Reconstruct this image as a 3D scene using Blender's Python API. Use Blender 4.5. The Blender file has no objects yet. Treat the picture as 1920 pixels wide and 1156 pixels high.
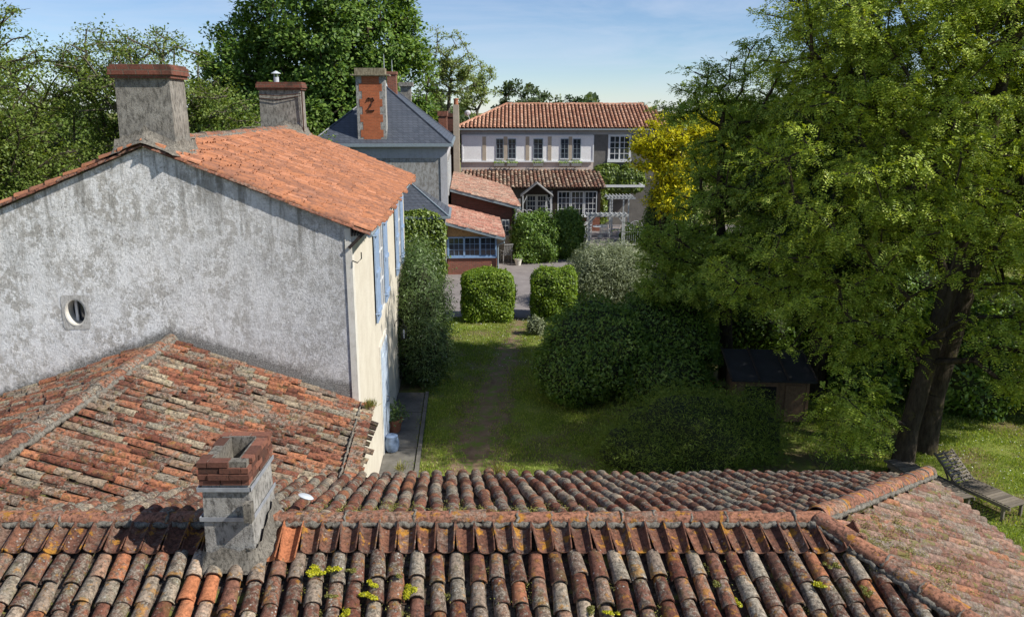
import bpy, bmesh, math, random
import numpy as np
from mathutils import Vector, Matrix, Euler
R = math.radians
PI = math.pi
random.seed(7)
scn = bpy.context.scene
col = scn.collection

# ------------------------------------------------------------------ camera
cam_d = bpy.data.cameras.new('camera')
cam = bpy.data.objects.new('camera', cam_d)
col.objects.link(cam)
cam_d.sensor_width = 36.0
cam_d.lens = 28.575
cam_d.clip_start = 0.05
cam_d.clip_end = 5000
cam.location = (0, 0, 8.5)
cam.rotation_euler = (R(90 - 13.68), 0, 0)
scn.camera = cam

# ------------------------------------------------------------------ sky and sun
SUN_EL, SUN_AZ = 41.0, -18.0            # azimuth measured from +X towards -Y
w = bpy.data.worlds.new('World')
scn.world = w
w.use_nodes = True
nt = w.node_tree
nt.nodes.clear()
wo = nt.nodes.new('ShaderNodeOutputWorld')
bg = nt.nodes.new('ShaderNodeBackground')
sky = nt.nodes.new('ShaderNodeTexSky')
sky.sky_type = 'NISHITA'
sky.sun_disc = False
sky.sun_elevation = R(SUN_EL)
sky.sun_rotation = R(90 - SUN_AZ)
sky.air_density = 0.8
sky.dust_density = 0.0
sky.ozone_density = 3.2
tc = nt.nodes.new('ShaderNodeTexCoord')
mp = nt.nodes.new('ShaderNodeMapping')
mp.inputs['Scale'].default_value = (1.2, 1.2, 9.0)
mp.inputs['Rotation'].default_value = (0, R(6), 0)
nz = nt.nodes.new('ShaderNodeTexNoise')
nz.inputs['Scale'].default_value = 2.2
nz.inputs['Detail'].default_value = 7
nz.inputs['Roughness'].default_value = 0.62
nz.inputs['Distortion'].default_value = 0.6
cr = nt.nodes.new('ShaderNodeValToRGB')
cr.color_ramp.elements[0].position = 0.40
cr.color_ramp.elements[0].color = (0, 0, 0, 1)
cr.color_ramp.elements[1].position = 0.80
cr.color_ramp.elements[1].color = (0.62, 0.62, 0.62, 1)
mx = nt.nodes.new('ShaderNodeMixRGB')
mx.inputs[2].default_value = (6.2, 6.7, 7.6, 1)
nt.links.new(tc.outputs['Generated'], mp.inputs['Vector'])
nt.links.new(mp.outputs['Vector'], nz.inputs['Vector'])
nt.links.new(nz.outputs['Fac'], cr.inputs['Fac'])
nt.links.new(cr.outputs['Color'], mx.inputs[0])
nt.links.new(sky.outputs['Color'], mx.inputs[1])
tint = nt.nodes.new('ShaderNodeMixRGB')
tint.blend_type = 'MULTIPLY'
tint.inputs[0].default_value = 1.0
tint.inputs[2].default_value = (.92, .95, 1.02, 1)
nt.links.new(mx.outputs['Color'], tint.inputs[1])
nt.links.new(tint.outputs['Color'], bg.inputs['Color'])
bg.inputs['Strength'].default_value = 0.088
nt.links.new(bg.outputs['Background'], wo.inputs['Surface'])

sun_d = bpy.data.lights.new('sun', 'SUN')
sun_d.energy = 4.6
sun_d.angle = R(0.5)
sun_d.color = (1.0, 0.95, 0.87)
sun = bpy.data.objects.new('sun', sun_d)
col.objects.link(sun)
sd = Vector((math.cos(R(SUN_EL)) * math.cos(R(SUN_AZ)), math.cos(R(SUN_EL)) * math.sin(R(SUN_AZ)), math.sin(R(SUN_EL))))
sun.rotation_euler = sd.to_track_quat('Z', 'Y').to_euler()

scn.view_settings.view_transform = 'Standard'
scn.view_settings.look = 'None'
scn.view_settings.exposure = 0.45
scn.view_settings.gamma = 1.0
scn.render.engine = 'CYCLES'
scn.cycles.max_bounces = 5
scn.cycles.diffuse_bounces = 3
scn.cycles.glossy_bounces = 2
scn.cycles.transmission_bounces = 3
scn.cycles.transparent_max_bounces = 4

# ------------------------------------------------------------------ object helpers
def tag(o, label=None, cat=None, group=None, kind=None):
    if label: o['label'] = label
    if cat: o['category'] = cat
    if group: o['group'] = group
    if kind: o['kind'] = kind
    return o

def empty(name, loc=(0, 0, 0), rz=0.0, label=None, cat=None, group=None, kind=None):
    o = bpy.data.objects.new(name, None)
    col.objects.link(o)
    o.location = loc
    o.rotation_euler = (0, 0, rz)
    o.empty_display_size = 0.2
    return tag(o, label, cat, group, kind)

def wmat(o):
    m = Matrix.Identity(4)
    while o is not None:
        m = Matrix.LocRotScale(o.location, o.rotation_euler, o.scale) @ m
        o = o.parent
    return m

def copy_tree(o, parent=None):
    c = o.copy()
    col.objects.link(c)
    c.parent = parent
    for ch in list(o.children):
        copy_tree(ch, c)
    return c

class MB:
    """collects faces; build() links them as ONE mesh object"""
    def __init__(s):
        s.v = []; s.f = []; s.m = []
    def add(s, vs, fs, mi=0):
        b = len(s.v)
        s.v.extend(tuple(p) for p in vs)
        for f in fs:
            s.f.append(tuple(b + i for i in f)); s.m.append(mi)
    def box(s, x0, x1, y0, y1, z0, z1, mi=0, M=None):
        vs = [(x0,y0,z0),(x1,y0,z0),(x1,y1,z0),(x0,y1,z0),(x0,y0,z1),(x1,y0,z1),(x1,y1,z1),(x0,y1,z1)]
        if M is not None: vs = [M @ Vector(p) for p in vs]
        s.add(vs, [(0,3,2,1),(4,5,6,7),(0,1,5,4),(1,2,6,5),(2,3,7,6),(3,0,4,7)], mi)
    def frustum(s, x0, x1, y0, y1, z0, X0, X1, Y0, Y1, z1, mi=0):
        vs = [(x0,y0,z0),(x1,y0,z0),(x1,y1,z0),(x0,y1,z0),(X0,Y0,z1),(X1,Y0,z1),(X1,Y1,z1),(X0,Y1,z1)]
        s.add(vs, [(0,3,2,1),(4,5,6,7),(0,1,5,4),(1,2,6,5),(2,3,7,6),(3,0,4,7)], mi)
    def poly(s, pts, d, mi=0):
        """prism: polygon pts extruded by vector d"""
        n = len(pts); d = Vector(d)
        vs = [Vector(p) for p in pts] + [Vector(p) + d for p in pts]
        fs = [tuple(range(n - 1, -1, -1)), tuple(range(n, 2 * n))]
        fs += [(i, (i + 1) % n, n + (i + 1) % n, n + i) for i in range(n)]
        s.add(vs, fs, mi)
    def bar(s, p, q, w, h, mi=0, up=(0, 0, 1)):
        p, q = Vector(p), Vector(q); t = (q - p).normalized()
        u = Vector(up)
        if abs(t.dot(u)) > .98: u = Vector((0, 1, 0))
        a = t.cross(u).normalized(); b = a.cross(t).normalized()
        vs = []
        for c in (p, q):
            for sa, sb in ((-1,-1),(1,-1),(1,1),(-1,1)):
                vs.append(c + a * sa * w / 2 + b * sb * h / 2)
        s.add(vs, [(0,1,2,3),(7,6,5,4),(0,4,5,1),(1,5,6,2),(2,6,7,3),(3,7,4,0)], mi)
    def tube(s, pts, rad, seg=8, mi=0, caps=True):
        pts = [Vector(p) for p in pts]
        if not hasattr(rad, '__len__'): rad = [rad] * len(pts)
        vs = []; fs = []
        for i, p in enumerate(pts):
            t = (pts[min(i + 1, len(pts) - 1)] - pts[max(i - 1, 0)])
            if t.length < 1e-6: t = Vector((0, 0, 1))
            t.normalize()
            u = Vector((0, 0, 1)) if abs(t.z) < .9 else Vector((1, 0, 0))
            a = t.cross(u).normalized(); b = t.cross(a)
            for k in range(seg):
                an = 2 * PI * k / seg
                vs.append(p + (a * math.cos(an) + b * math.sin(an)) * rad[i])
        for i in range(len(pts) - 1):
            for k in range(seg):
                k2 = (k + 1) % seg
                fs.append((i*seg+k, i*seg+k2, (i+1)*seg+k2, (i+1)*seg+k))
        if caps:
            fs.append(tuple(range(seg - 1, -1, -1)))
            fs.append(tuple((len(pts)-1)*seg + k for k in range(seg)))
        s.add(vs, fs, mi)
    def lathe(s, prof, c=(0, 0, 0), seg=16, mi=0):
        vs = []; fs = []
        for (r, z) in prof:
            for k in range(seg):
                an = 2 * PI * k / seg
                vs.append((c[0] + r * math.cos(an), c[1] + r * math.sin(an), c[2] + z))
        for i in range(len(prof) - 1):
            for k in range(seg):
                k2 = (k + 1) % seg
                fs.append((i*seg+k, i*seg+k2, (i+1)*seg+k2, (i+1)*seg+k))
        fs.append(tuple(range(seg - 1, -1, -1)))
        fs.append(tuple((len(prof)-1)*seg + k for k in range(seg)))
        s.add(vs, fs, mi)
    def tile(s, p, d, a, n, L, rh, rt, th=.014, cv=1, seg=6, flat=.85, lift=0.0, mi=0):
        """half-round clay tile. head at p, running along d, convex (cv=1) or trough (cv=-1)"""
        vs = []
        rings = [(p, rh), (p + d * L + n * lift, rt)]
        for inner in (0, 1):
            for (c, r) in rings:
                rr = r - th * inner
                for k in range(seg + 1):
                    an = PI * k / seg
                    vs.append(c + a * (math.cos(an) * rr) + n * (math.sin(an) * rr * flat * cv))
        q = seg + 1
        fs = []
        for k in range(seg):
            fs.append((k, k+1, q+k+1, q+k))
            fs.append((2*q+k, 3*q+k, 3*q+k+1, 2*q+k+1))
            fs.append((q+k, q+k+1, 3*q+k+1, 3*q+k))
            fs.append((k, 2*q+k, 2*q+k+1, k+1))
        fs.append((0, q, 3*q, 2*q)); fs.append((q-1, 3*q-1, 4*q-1, 2*q-1))
        s.add(vs, fs, mi)
    def build(s, name, mats, parent=None, local=True, smooth=None):
        me = bpy.data.meshes.new(name)
        vs = s.v
        if parent is not None and not local:
            inv = wmat(parent).inverted()
            vs = [inv @ Vector(p) for p in vs]
        me.from_pydata([tuple(p) for p in vs], [], s.f)
        if not isinstance(mats, (list, tuple)): mats = [mats]
        for m in mats: me.materials.append(m)
        if len(mats) > 1: me.polygons.foreach_set('material_index', s.m)
        if smooth is not None:
            me.polygons.foreach_set('use_smooth', [True] * len(me.polygons))
            me.set_sharp_from_angle(angle=R(smooth))
        me.update()
        o = bpy.data.objects.new(name, me)
        col.objects.link(o)
        if parent is not None: o.parent = parent
        return o

# ------------------------------------------------------------------ material helpers
class NM:
    def __init__(s, name):
        s.m = bpy.data.materials.new(name)
        s.m.use_nodes = True
        s.t = s.m.node_tree
        s.t.nodes.clear()
        s.o = s.t.nodes.new('ShaderNodeOutputMaterial')
        s.tc = s.t.nodes.new('ShaderNodeTexCoord')
        s.geo = None
    def n(s, typ, **kw):
        nd = s.t.nodes.new(typ)
        for k, v in kw.items(): setattr(nd, k, v)
        return nd
    def set(s, sock, v):
        if isinstance(v, bpy.types.NodeSocket): s.t.links.new(v, sock)
        elif isinstance(v, (tuple, list)):
            if len(v) == 3 and sock.type == 'RGBA': v = (*v, 1)
            sock.default_value = v
        else: sock.default_value = v
    def obj(s): return s.tc.outputs['Object']
    def rand(s):
        if s.geo is None: s.geo = s.n('ShaderNodeNewGeometry')
        return s.geo.outputs['Random Per Island']
    def map(s, scale=(1,1,1), rot=(0,0,0), loc=(0,0,0), vec=None):
        m = s.n('ShaderNodeMapping')
        s.set(m.inputs['Vector'], vec or s.obj())
        m.inputs['Scale'].default_value = scale
        m.inputs['Rotation'].default_value = rot
        m.inputs['Location'].default_value = loc
        return m.outputs[0]
    def noise(s, scale, detail=4, rough=.55, vec=None, dist=0):
        x = s.n('ShaderNodeTexNoise')
        s.set(x.inputs['Vector'], vec or s.obj())
        x.inputs['Scale'].default_value = scale
        x.inputs['Detail'].default_value = detail
        x.inputs['Roughness'].default_value = rough
        x.inputs['Distortion'].default_value = dist
        return x.outputs['Fac']
    def voro(s, scale, vec=None, feat='F1', out='Distance', rnd=1.0):
        x = s.n('ShaderNodeTexVoronoi', feature=feat)
        s.set(x.inputs['Vector'], vec or s.obj())
        x.inputs['Scale'].default_value = scale
        x.inputs['Randomness'].default_value = rnd
        return x.outputs[out]
    def ramp(s, fac, stops, interp='LINEAR'):
        r = s.n('ShaderNodeValToRGB')
        r.color_ramp.interpolation = interp
        e = r.color_ramp.elements
        while len(e) < len(stops): e.new(0.5)
        for el, (p, c) in zip(e, stops):
            el.position = p
            el.color = (c, c, c, 1) if not hasattr(c, '__len__') else (*c[:3], 1)
        s.set(r.inputs[0], fac)
        return r.outputs[0]
    def mix(s, fac, a, b, mode='MIX'):
        x = s.n('ShaderNodeMixRGB', blend_type=mode)
        s.set(x.inputs[0], fac); s.set(x.inputs[1], a); s.set(x.inputs[2], b)
        return x.outputs[0]
    def math(s, op, a, b=0.0, clamp=False):
        x = s.n('ShaderNodeMath', operation=op, use_clamp=clamp)
        s.set(x.inputs[0], a); s.set(x.inputs[1], b)
        return x.outputs[0]
    def sep(s, vec=None):
        x = s.n('ShaderNodeSeparateXYZ'); s.set(x.inputs[0], vec or s.obj()); return x.outputs
    def comb(s, x, y, z):
        c = s.n('ShaderNodeCombineXYZ')
        for i, v in enumerate((x, y, z)): s.set(c.inputs[i], v)
        return c.outputs[0]
    def bump(s, h, strength=.5, dist=.02, normal=None):
        b = s.n('ShaderNodeBump')
        b.inputs['Strength'].default_value = strength
        b.inputs['Distance'].default_value = dist
        s.set(b.inputs['Height'], h)
        if normal is not None: s.set(b.inputs['Normal'], normal)
        return b.outputs[0]
    def out(s, color, rough=.85, normal=None, metal=0.0, spec=.3):
        p = s.n('ShaderNodeBsdfPrincipled')
        s.set(p.inputs['Base Color'], color)
        s.set(p.inputs['Roughness'], rough)
        p.inputs['Metallic'].default_value = metal
        p.inputs['Specular IOR Level'].default_value = spec
        if normal is not None: s.set(p.inputs['Normal'], normal)
        s.t.links.new(p.outputs[0], s.o.inputs[0])
        return s.m

def hx(r, g, b, k=1.0):
    def f(c):
        c /= 255.0
        return (c / 12.92 if c <= .04045 else ((c + .055) / 1.055) ** 2.4) * k
    return (f(r), f(g), f(b))

def tile_mat(name, stops, lichen=.5, orange=.3, black=.4, spots=.3, drift=.35, dark=1.0, moss=0.0, scale=1.0):
    m = NM(name)
    c = m.ramp(m.rand(), stops)
    # slow drift of tone over the roof
    big = m.noise(.9 * scale, 3, .6)
    c = m.mix(m.math('MULTIPLY', m.ramp(big, [(.35, 0), (.7, 1)]), drift), c, (.13, .075, .055))
    # clay mottling
    mt = m.noise(28 * scale, 5, .7)
    c = m.mix(.75, c, m.ramp(mt, [(.28, .18), (.48, .9), (.72, 1.7)]), 'MULTIPLY')
    # grey crust lichen
    g = m.noise(13 * scale, 8, .72)
    r2 = m.math('FRACT', m.math('MULTIPLY', m.rand(), 7.31))
    gm = m.ramp(m.math('ADD', m.math('ADD', g, m.math('MULTIPLY', m.math('SUBTRACT', m.noise(1.4 * scale, 3, .6, vec=m.map(loc=(2, 2, 7))), .5), .45)), m.math('MULTIPLY', r2, .22)), [(.66 - .12 * lichen, 0), (.74 - .08 * lichen, 1)])
    gc = m.ramp(m.noise(45 * scale, 4, .7), [(.34, (.06, .055, .045)), (.5, (.20, .18, .14)), (.68, (.46, .43, .36))])
    c = m.mix(m.math('MULTIPLY', gm, min(1, lichen * 1.5)), c, gc)
    # round pale lichen discs
    if spots > 0:
        v = m.voro(17 * scale)
        vm = m.ramp(m.math('ADD', v, m.math('MULTIPLY', m.noise(60, 2), .12)), [(.20, 1), (.26, 0)])
        where = m.ramp(m.noise(3.1 * scale, 2), [(.5, 0), (.6, 1)])
        c = m.mix(m.math('MULTIPLY', m.math('MULTIPLY', vm, where), spots), c, (.5, .5, .46))
    # black growth
    b = m.noise(19 * scale, 6, .75, vec=m.map(loc=(3.3, 1.7, 9)))
    c = m.mix(m.math('MULTIPLY', m.ramp(b, [(.50, 0), (.58, 1)]), min(1, black * 1.5)), c, (.018, .016, .013))
    # orange lichen
    o1 = m.noise(6.5 * scale, 6, .68, vec=m.map(loc=(8, 5, 1)))
    om = m.ramp(o1, [(.60 - .07 * orange, 0), (.645 - .06 * orange, 1)])
    c = m.mix(m.math('MULTIPLY', om, min(1.0, orange * 1.4)), c, m.ramp(mt, [(.3, (.22, .10, .015)), (.6, (.50, .24, .03))]))
    if moss > 0:
        ms = m.ramp(m.noise(5.0, 5, .7, vec=m.map(loc=(1, 9, 4))), [(.56, 0), (.62, 1)])
        c = m.mix(m.math('MULTIPLY', ms, moss), c, (.16, .17, .04))
    if dark != 1.0:
        c = m.mix(1.0, c, (dark, dark, dark), 'MULTIPLY')
    h = m.math('ADD', m.noise(55 * scale, 5, .75), m.math('MULTIPLY', gm, .35))
    return m.out(c, .92, m.bump(h, .7, .012), spec=.15)

TERRA = (.30, .125, .065); TERRA2 = (.38, .175, .095); BROWN = (.15, .055, .035); DKBR = (.10, .048, .033)
GREY = (.20, .175, .14); PALE = (.40, .32, .23); REDB = (.22, .08, .05)
M = {}
M['tile_near'] = tile_mat('weathered_tile_near', [(0, DKBR), (.2, BROWN), (.42, (.20, .095, .065)), (.58, (.26, .105, .06)), (.68, (.22, .17, .13)), (.79, (.38, .31, .23)), (.84, (.50, .41, .31)), (.91, TERRA), (1, (.40, .16, .08))],
                          lichen=.46, orange=.36, black=.38, spots=.8, moss=.15)
M['tile_far'] = tile_mat('weathered_tile_far_slope', [(0, DKBR), (.2, BROWN), (.45, REDB), (.6, (.26, .11, .07)), (.74, GREY), (.88, PALE), (.95, TERRA), (1, TERRA)],
                         lichen=.6, orange=.12, black=.45, spots=.3, moss=.15)
M['tile_trough'] = tile_mat('trough_tile', [(0, (.12, .055, .038)), (.5, (.16, .07, .045)), (1, (.22, .10, .06))], lichen=.22, orange=.55, black=.35, spots=.5)
M['tile_under'] = tile_mat('channel_tile', [(0, (.045, .032, .025)), (1, (.08, .055, .042))], lichen=.25, orange=.2, black=.6, spots=.1, moss=.7)
M['tile_annex'] = tile_mat('annex_tile', [(0, BROWN), (.18, REDB), (.4, (.33, .13, .075)), (.52, (.36, .14, .075)), (.70, (.43, .17, .085)), (.82, (.30, .22, .155)), (.93, (.36, .30, .21)), (1, (.46, .38, .26))],
                           lichen=.5, orange=.16, black=.5, spots=.2, drift=.45, moss=.2)
M['tile_end'] = tile_mat('hip_end_tile', [(0, (.19, .095, .07)), (.3, (.27, .14, .10)), (.55, (.30, .19, .145)), (.8, (.34, .25, .19)), (.93, (.42, .18, .11)), (1, TERRA2)],
                         lichen=.42, orange=.12, black=.25, spots=.3, drift=.3, moss=.6)
M['tile_ridge'] = tile_mat('ridge_tile', [(0, (.25, .115, .075)), (.4, (.31, .145, .095)), (1, (.37, .17, .10))], lichen=.38, orange=.55, black=.45, spots=.1, drift=.1)
M['tile_new'] = tile_mat('fresh_clay_tile', [(0, (.36, .13, .06)), (1, (.46, .18, .085))], lichen=.05, orange=.05, black=.12, spots=0, drift=.05)
def orange_mat():
    m = NM('main_orange_tile')
    c = m.ramp(m.rand(), [(0, (.37, .155, .078)), (.4, (.43, .18, .09)), (.8, (.48, .205, .108)), (1, (.54, .25, .145))])
    st = m.noise(1.1, 7, .7, vec=m.map(scale=(1.1, 2.0, 1.1)))
    c = m.mix(m.ramp(st, [(.47, 0), (.58, .6)]), c, (.21, .11, .08))
    sp = m.noise(9, 8, .8)
    c = m.mix(m.ramp(sp, [(.51, 0), (.59, .7)]), c, (.15, .085, .065))
    c = m.mix(.6, c, m.ramp(m.noise(40, 4, .7), [(.25, .5), (.5, 1), (.8, 1.25)]), 'MULTIPLY')
    top = m.sep()[0]
    tm = m.ramp(m.math('ADD', m.math('MULTIPLY', top, -.295), m.math('MULTIPLY', m.noise(3, 5, .7), .35)), [(1.0, 0), (1.16, .85)])
    c = m.mix(tm, c, m.ramp(m.noise(25, 4), [(.35, (.07, .05, .04)), (.65, (.22, .19, .14))]))
    return m.out(c, .9, m.bump(m.noise(50, 4, .7), .5, .01), spec=.15)
M['tile_orange'] = orange_mat()
M['tile_back'] = tile_mat('back_house_tile', [(0, (.38, .18, .115)), (.5, (.48, .25, .16)), (1, (.58, .34, .23))], lichen=.12, orange=.05, black=.18, spots=0, drift=.15, scale=.35)
M['tile_leanto'] = tile_mat('leanto_tile', [(0, (.20, .10, .07)), (.4, (.32, .17, .12)), (.7, (.42, .28, .20)), (1, (.50, .38, .28))], lichen=.4, orange=.1, black=.35, spots=0, drift=.2, scale=.4)
M['tile_wing'] = tile_mat('wing_tile', [(0, (.36, .17, .12)), (.5, (.46, .25, .18)), (1, (.52, .36, .27))], lichen=.35, orange=.08, black=.3, spots=0, drift=.15, scale=.4)

def brick_vec(m, sc=1.0):
    x, y, z = m.sep()[:3]
    return m.comb(m.math('ADD', x, y), z, 0.0)

def brick_mat(name, c1, c2, mortar, bw=.22, bh=.065, ms=.010, dirt=.3):
    m = NM(name)
    b = m.n('ShaderNodeTexBrick')
    m.set(b.inputs['Vector'], brick_vec(m))
    b.inputs['Color1'].default_value = (*c1, 1); b.inputs['Color2'].default_value = (*c2, 1); b.inputs['Mortar'].default_value = (*mortar, 1)
    b.inputs['Scale'].default_value = 1.0
    b.inputs['Brick Width'].default_value = bw; b.inputs['Row Height'].default_value = bh; b.inputs['Mortar Size'].default_value = ms
    b.inputs['Mortar Smooth'].default_value = .3
    c = m.mix(.6, b.outputs['Color'], m.ramp(m.noise(30, 5, .7), [(.25, .45), (.5, 1), (.8, 1.3)]), 'MULTIPLY')
    c = m.mix(m.math('MULTIPLY', m.ramp(m.noise(2.5, 6, .75), [(.48, 0), (.66, 1)]), dirt), c, (.05, .04, .03))
    h = m.math('ADD', m.math('MULTIPLY', b.outputs['Fac'], -1.0), m.math('MULTIPLY', m.noise(40, 4), .4))
    return m.out(c, .9, m.bump(h, .7, .012), spec=.15)

M['brick'] = brick_mat('old_red_brick', (.30, .10, .06), (.20, .065, .04), (.22, .19, .15))
M['brick_dark'] = brick_mat('dark_red_brick', (.17, .065, .05), (.11, .045, .035), (.10, .085, .07), dirt=.2)
M['brick_orange'] = brick_mat('orange_brick_facing', (.50, .15, .065), (.40, .12, .055), (.36, .18, .10), bh=.075, ms=.008, dirt=.25)

def gable_mat():
    m = NM('lichened_gable_render')
    x, y, z = m.sep()[:3]
    base = m.ramp(m.noise(1.3, 7, .68), [(.3, (.72, .71, .69)), (.5, (.87, .86, .84)), (.68, (.92, .90, .87))])
    base = m.mix(.7, base, m.ramp(m.noise(14, 8, .75), [(.25, .72), (.46, 1.0), (.75, 1.12)]), 'MULTIPLY')
    # warm patches where lime wash went brown, running down the wall
    run = m.noise(1.5, 6, .7, vec=m.map(scale=(1.0, 1.0, .75)))
    patch = m.noise(6.5, 8, .8, vec=m.map(scale=(1.1, 1.1, .8), loc=(2, 0, 5)))
    pm = m.math('MULTIPLY', m.ramp(run, [(.40, .05), (.54, 1)]), m.ramp(patch, [(.455, 0), (.52, 1)]))
    base = m.mix(m.math('MULTIPLY', pm, .62), base, m.ramp(m.noise(33, 5, .7), [(.35, (.13, .11, .08)), (.6, (.36, .32, .25))]))
    # fine dark speckle
    sp = m.noise(21, 9, .85, vec=m.map(loc=(7, 3, 2)))
    area = m.ramp(m.noise(.8, 4, .6, vec=m.map(loc=(4, 4, 4))), [(.35, .25), (.65, 1)])
    base = m.mix(m.math('MULTIPLY', m.ramp(sp, [(.52, 0), (.57, .75)]), area), base, (.15, .145, .13))
    # darker, crusted corner to the right and along the annex roof line
    rc = m.ramp(m.math('ADD', x, m.math('MULTIPLY', m.noise(1.2, 6, .7), 2.2)), [(.0, 0), (1.0, 1)])
    rr = m.n('ShaderNodeMapRange'); rr.inputs[1].default_value = -3.0; rr.inputs[2].default_value = 1.6
    m.set(rr.inputs[0], m.math('ADD', x, m.math('MULTIPLY', m.noise(1.2, 6, .7), 2.2)))
    base = m.mix(m.math('MULTIPLY', rr.outputs[0], .6), base, m.ramp(m.noise(26, 9, .85), [(.38, (.07, .07, .065)), (.5, (.34, .34, .345)), (.62, (.56, .56, .56))]))
    h = m.math('ADD', m.noise(18, 9, .8), m.math('MULTIPLY', m.noise(3, 4), .8))
    # run-off streaks starting under the verge
    below = m.math('SUBTRACT', m.math('SUBTRACT', 7.9, m.math('MULTIPLY', m.math('ABSOLUTE', m.math('ADD', x, 3.6)), .411)), z)
    stv = m.noise(5.5, 6, .7, vec=m.map(scale=(1, 1, .10), loc=(1, 0, 3)))
    sm = m.math('MULTIPLY', m.ramp(stv, [(.50, 0), (.60, 1)]), m.ramp(m.math('ADD', m.math('MULTIPLY', below, .45), m.math('MULTIPLY', m.noise(2, 4), .3)), [(.15, .75), (.95, 0)]))
    base = m.mix(sm, base, (.17, .16, .135))
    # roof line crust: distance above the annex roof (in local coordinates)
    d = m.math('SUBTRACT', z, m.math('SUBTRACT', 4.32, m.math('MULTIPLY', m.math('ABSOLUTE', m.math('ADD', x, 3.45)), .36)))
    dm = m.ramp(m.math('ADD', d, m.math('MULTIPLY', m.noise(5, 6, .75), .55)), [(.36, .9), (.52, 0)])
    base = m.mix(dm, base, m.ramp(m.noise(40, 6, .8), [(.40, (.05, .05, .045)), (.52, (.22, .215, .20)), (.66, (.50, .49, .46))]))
    return m.out(base, .95, m.bump(h, .75, .03), spec=.1)
M['gable'] = gable_mat()

def plaster(name, c1, c2, speck=.3, scale=1.0, bump=.4, dirt=(.2, .18, .14), thr=.56):
    m = NM(name)
    c = m.ramp(m.noise(1.5 * scale, 6, .65), [(.3, c1), (.7, c2)])
    c = m.mix(.5, c, m.ramp(m.noise(22 * scale, 6, .75), [(.25, .7), (.5, 1), (.8, 1.15)]), 'MULTIPLY')
    st = m.noise(7 * scale, 9, .8, vec=m.map(scale=(1.2, 1.2, .55)))
    c = m.mix(m.math('MULTIPLY', m.ramp(st, [(thr - .05, 0), (thr + .07, 1)]), speck), c, dirt)
    return m.out(c, .92, m.bump(m.noise(25 * scale, 7, .75), bump, .02), spec=.15)
M['cream'] = plaster('cream_lime_render', (.55, .50, .41), (.66, .615, .52), .16, 1.0, .25, (.35, .30, .22), .58)
M['stone_white'] = plaster('pale_stone', (.60, .57, .50), (.72, .69, .62), .3, 2, .3, (.3, .27, .2))
M['chim_render'] = plaster('lichened_chimney_render', (.22, .20, .17), (.36, .34, .30), .8, 1.6, .8, (.075, .07, .06), .52)
M['chim_pale'] = plaster('weathered_pale_render', (.26, .25, .23), (.48, .46, .42), .8, 2.5, .9, (.07, .065, .058), .53)
M['mortar'] = plaster('lumpy_mortar', (.17, .155, .13), (.34, .31, .26), .85, 4, 1.0, (.06, .055, .045), .52)
M['grey_wall'] = plaster('grey_speckled_wall', (.30, .30, .29), (.42, .42, .40), .8, .8, .4, (.17, .155, .13), .5)
M['grey_smooth'] = plaster('pale_grey_band', (.40, .40, .41), (.48, .48, .49), .3, .6, .2)
M['grey_dark'] = plaster('dark_grey_roughcast', (.13, .125, .115), (.20, .19, .175), .5, 1, .6, (.07, .07, .06))
M['beige'] = plaster('beige_cement', (.40, .34, .26), (.50, .43, .34), .3, 1, .3)
M['pinkish'] = plaster('warm_pink_render', (.58, .49, .43), (.68, .60, .54), .2, .6, .2)
M['white_panel'] = plaster('white_boards', (.80, .80, .79), (.86, .86, .85), .05, .6, .1)
M['concrete'] = plaster('old_concrete', (.10, .095, .085), (.19, .18, .16), .6, 1.2, .4, (.08, .075, .06))
M['wood_grey'] = plaster('grey_board', (.20, .20, .20), (.27, .27, .27), .4, 3, .3)

def plain(name, c, rough=.6, metal=0, var=.25, sc=12, bump=.15):
    m = NM(name)
    k = m.ramp(m.noise(sc, 5, .65), [(.3, 1 - var), (.7, 1 + var * .5)])
    return m.out(m.mix(1.0, c, k, 'MULTIPLY'), rough, m.bump(m.noise(sc * 3, 4), bump, .005), metal)
M['white_paint'] = plain('white_paint', (.74, .75, .76), .5, var=.12)
M['white_old'] = plain('chipped_white_paint', (.55, .57, .57), .6, var=.35, sc=25)
M['blue_paint'] = plain('grey_blue_paint', (.30, .40, .56), .55, var=.22, sc=9)
M['door_blue'] = plain('pale_blue_door_paint', (.52, .60, .70), .55, var=.2)
M['blue_frame'] = plain('blue_window_paint', (.22, .34, .52), .5)
M['zinc'] = plain('zinc', (.24, .29, .32), .5, 0, .2)
M['zinc_pale'] = plain('bright_zinc', (.50, .54, .57), .5, 0, .15)
M['iron'] = plain('black_iron', (.025, .024, .023), .6)
M['rust'] = plain('rusty_iron', (.07, .028, .018), .85)
M['steel'] = plain('grey_steel_strap', (.36, .38, .41), .5, .3)
M['shade_panel'] = plain('painted_dark_opening', (.012, .012, .012), .95)
M['clay_pot'] = plain('terracotta_pot', (.38, .15, .08), .85)
M['wood_brown'] = plain('brown_wood', (.16, .10, .06), .8, var=.4)
M['wood_dark'] = plain('dark_stained_wood', (.04, .03, .025), .8, var=.3)
M['wood_ochre'] = plain('ochre_boards', (.36, .22, .10), .8, var=.35)
M['felt'] = plain('roofing_felt', (.03, .031, .033), .85, var=.3, sc=4)
M['curtain'] = plain('white_curtain', (.5, .52, .55), .9)
M['ceramic'] = plain('blue_white_ceramic', (.18, .25, .38), .25)
M['red_plastic'] = plain('red_plastic', (.45, .05, .03), .5)
def glass():
    m = NM('window_glass')
    c = m.ramp(m.noise(1.7, 2), [(.35, (.012, .016, .024)), (.65, (.045, .055, .075))])
    return m.out(c, .06, None, 0, .8)
M['glass'] = glass()
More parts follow.
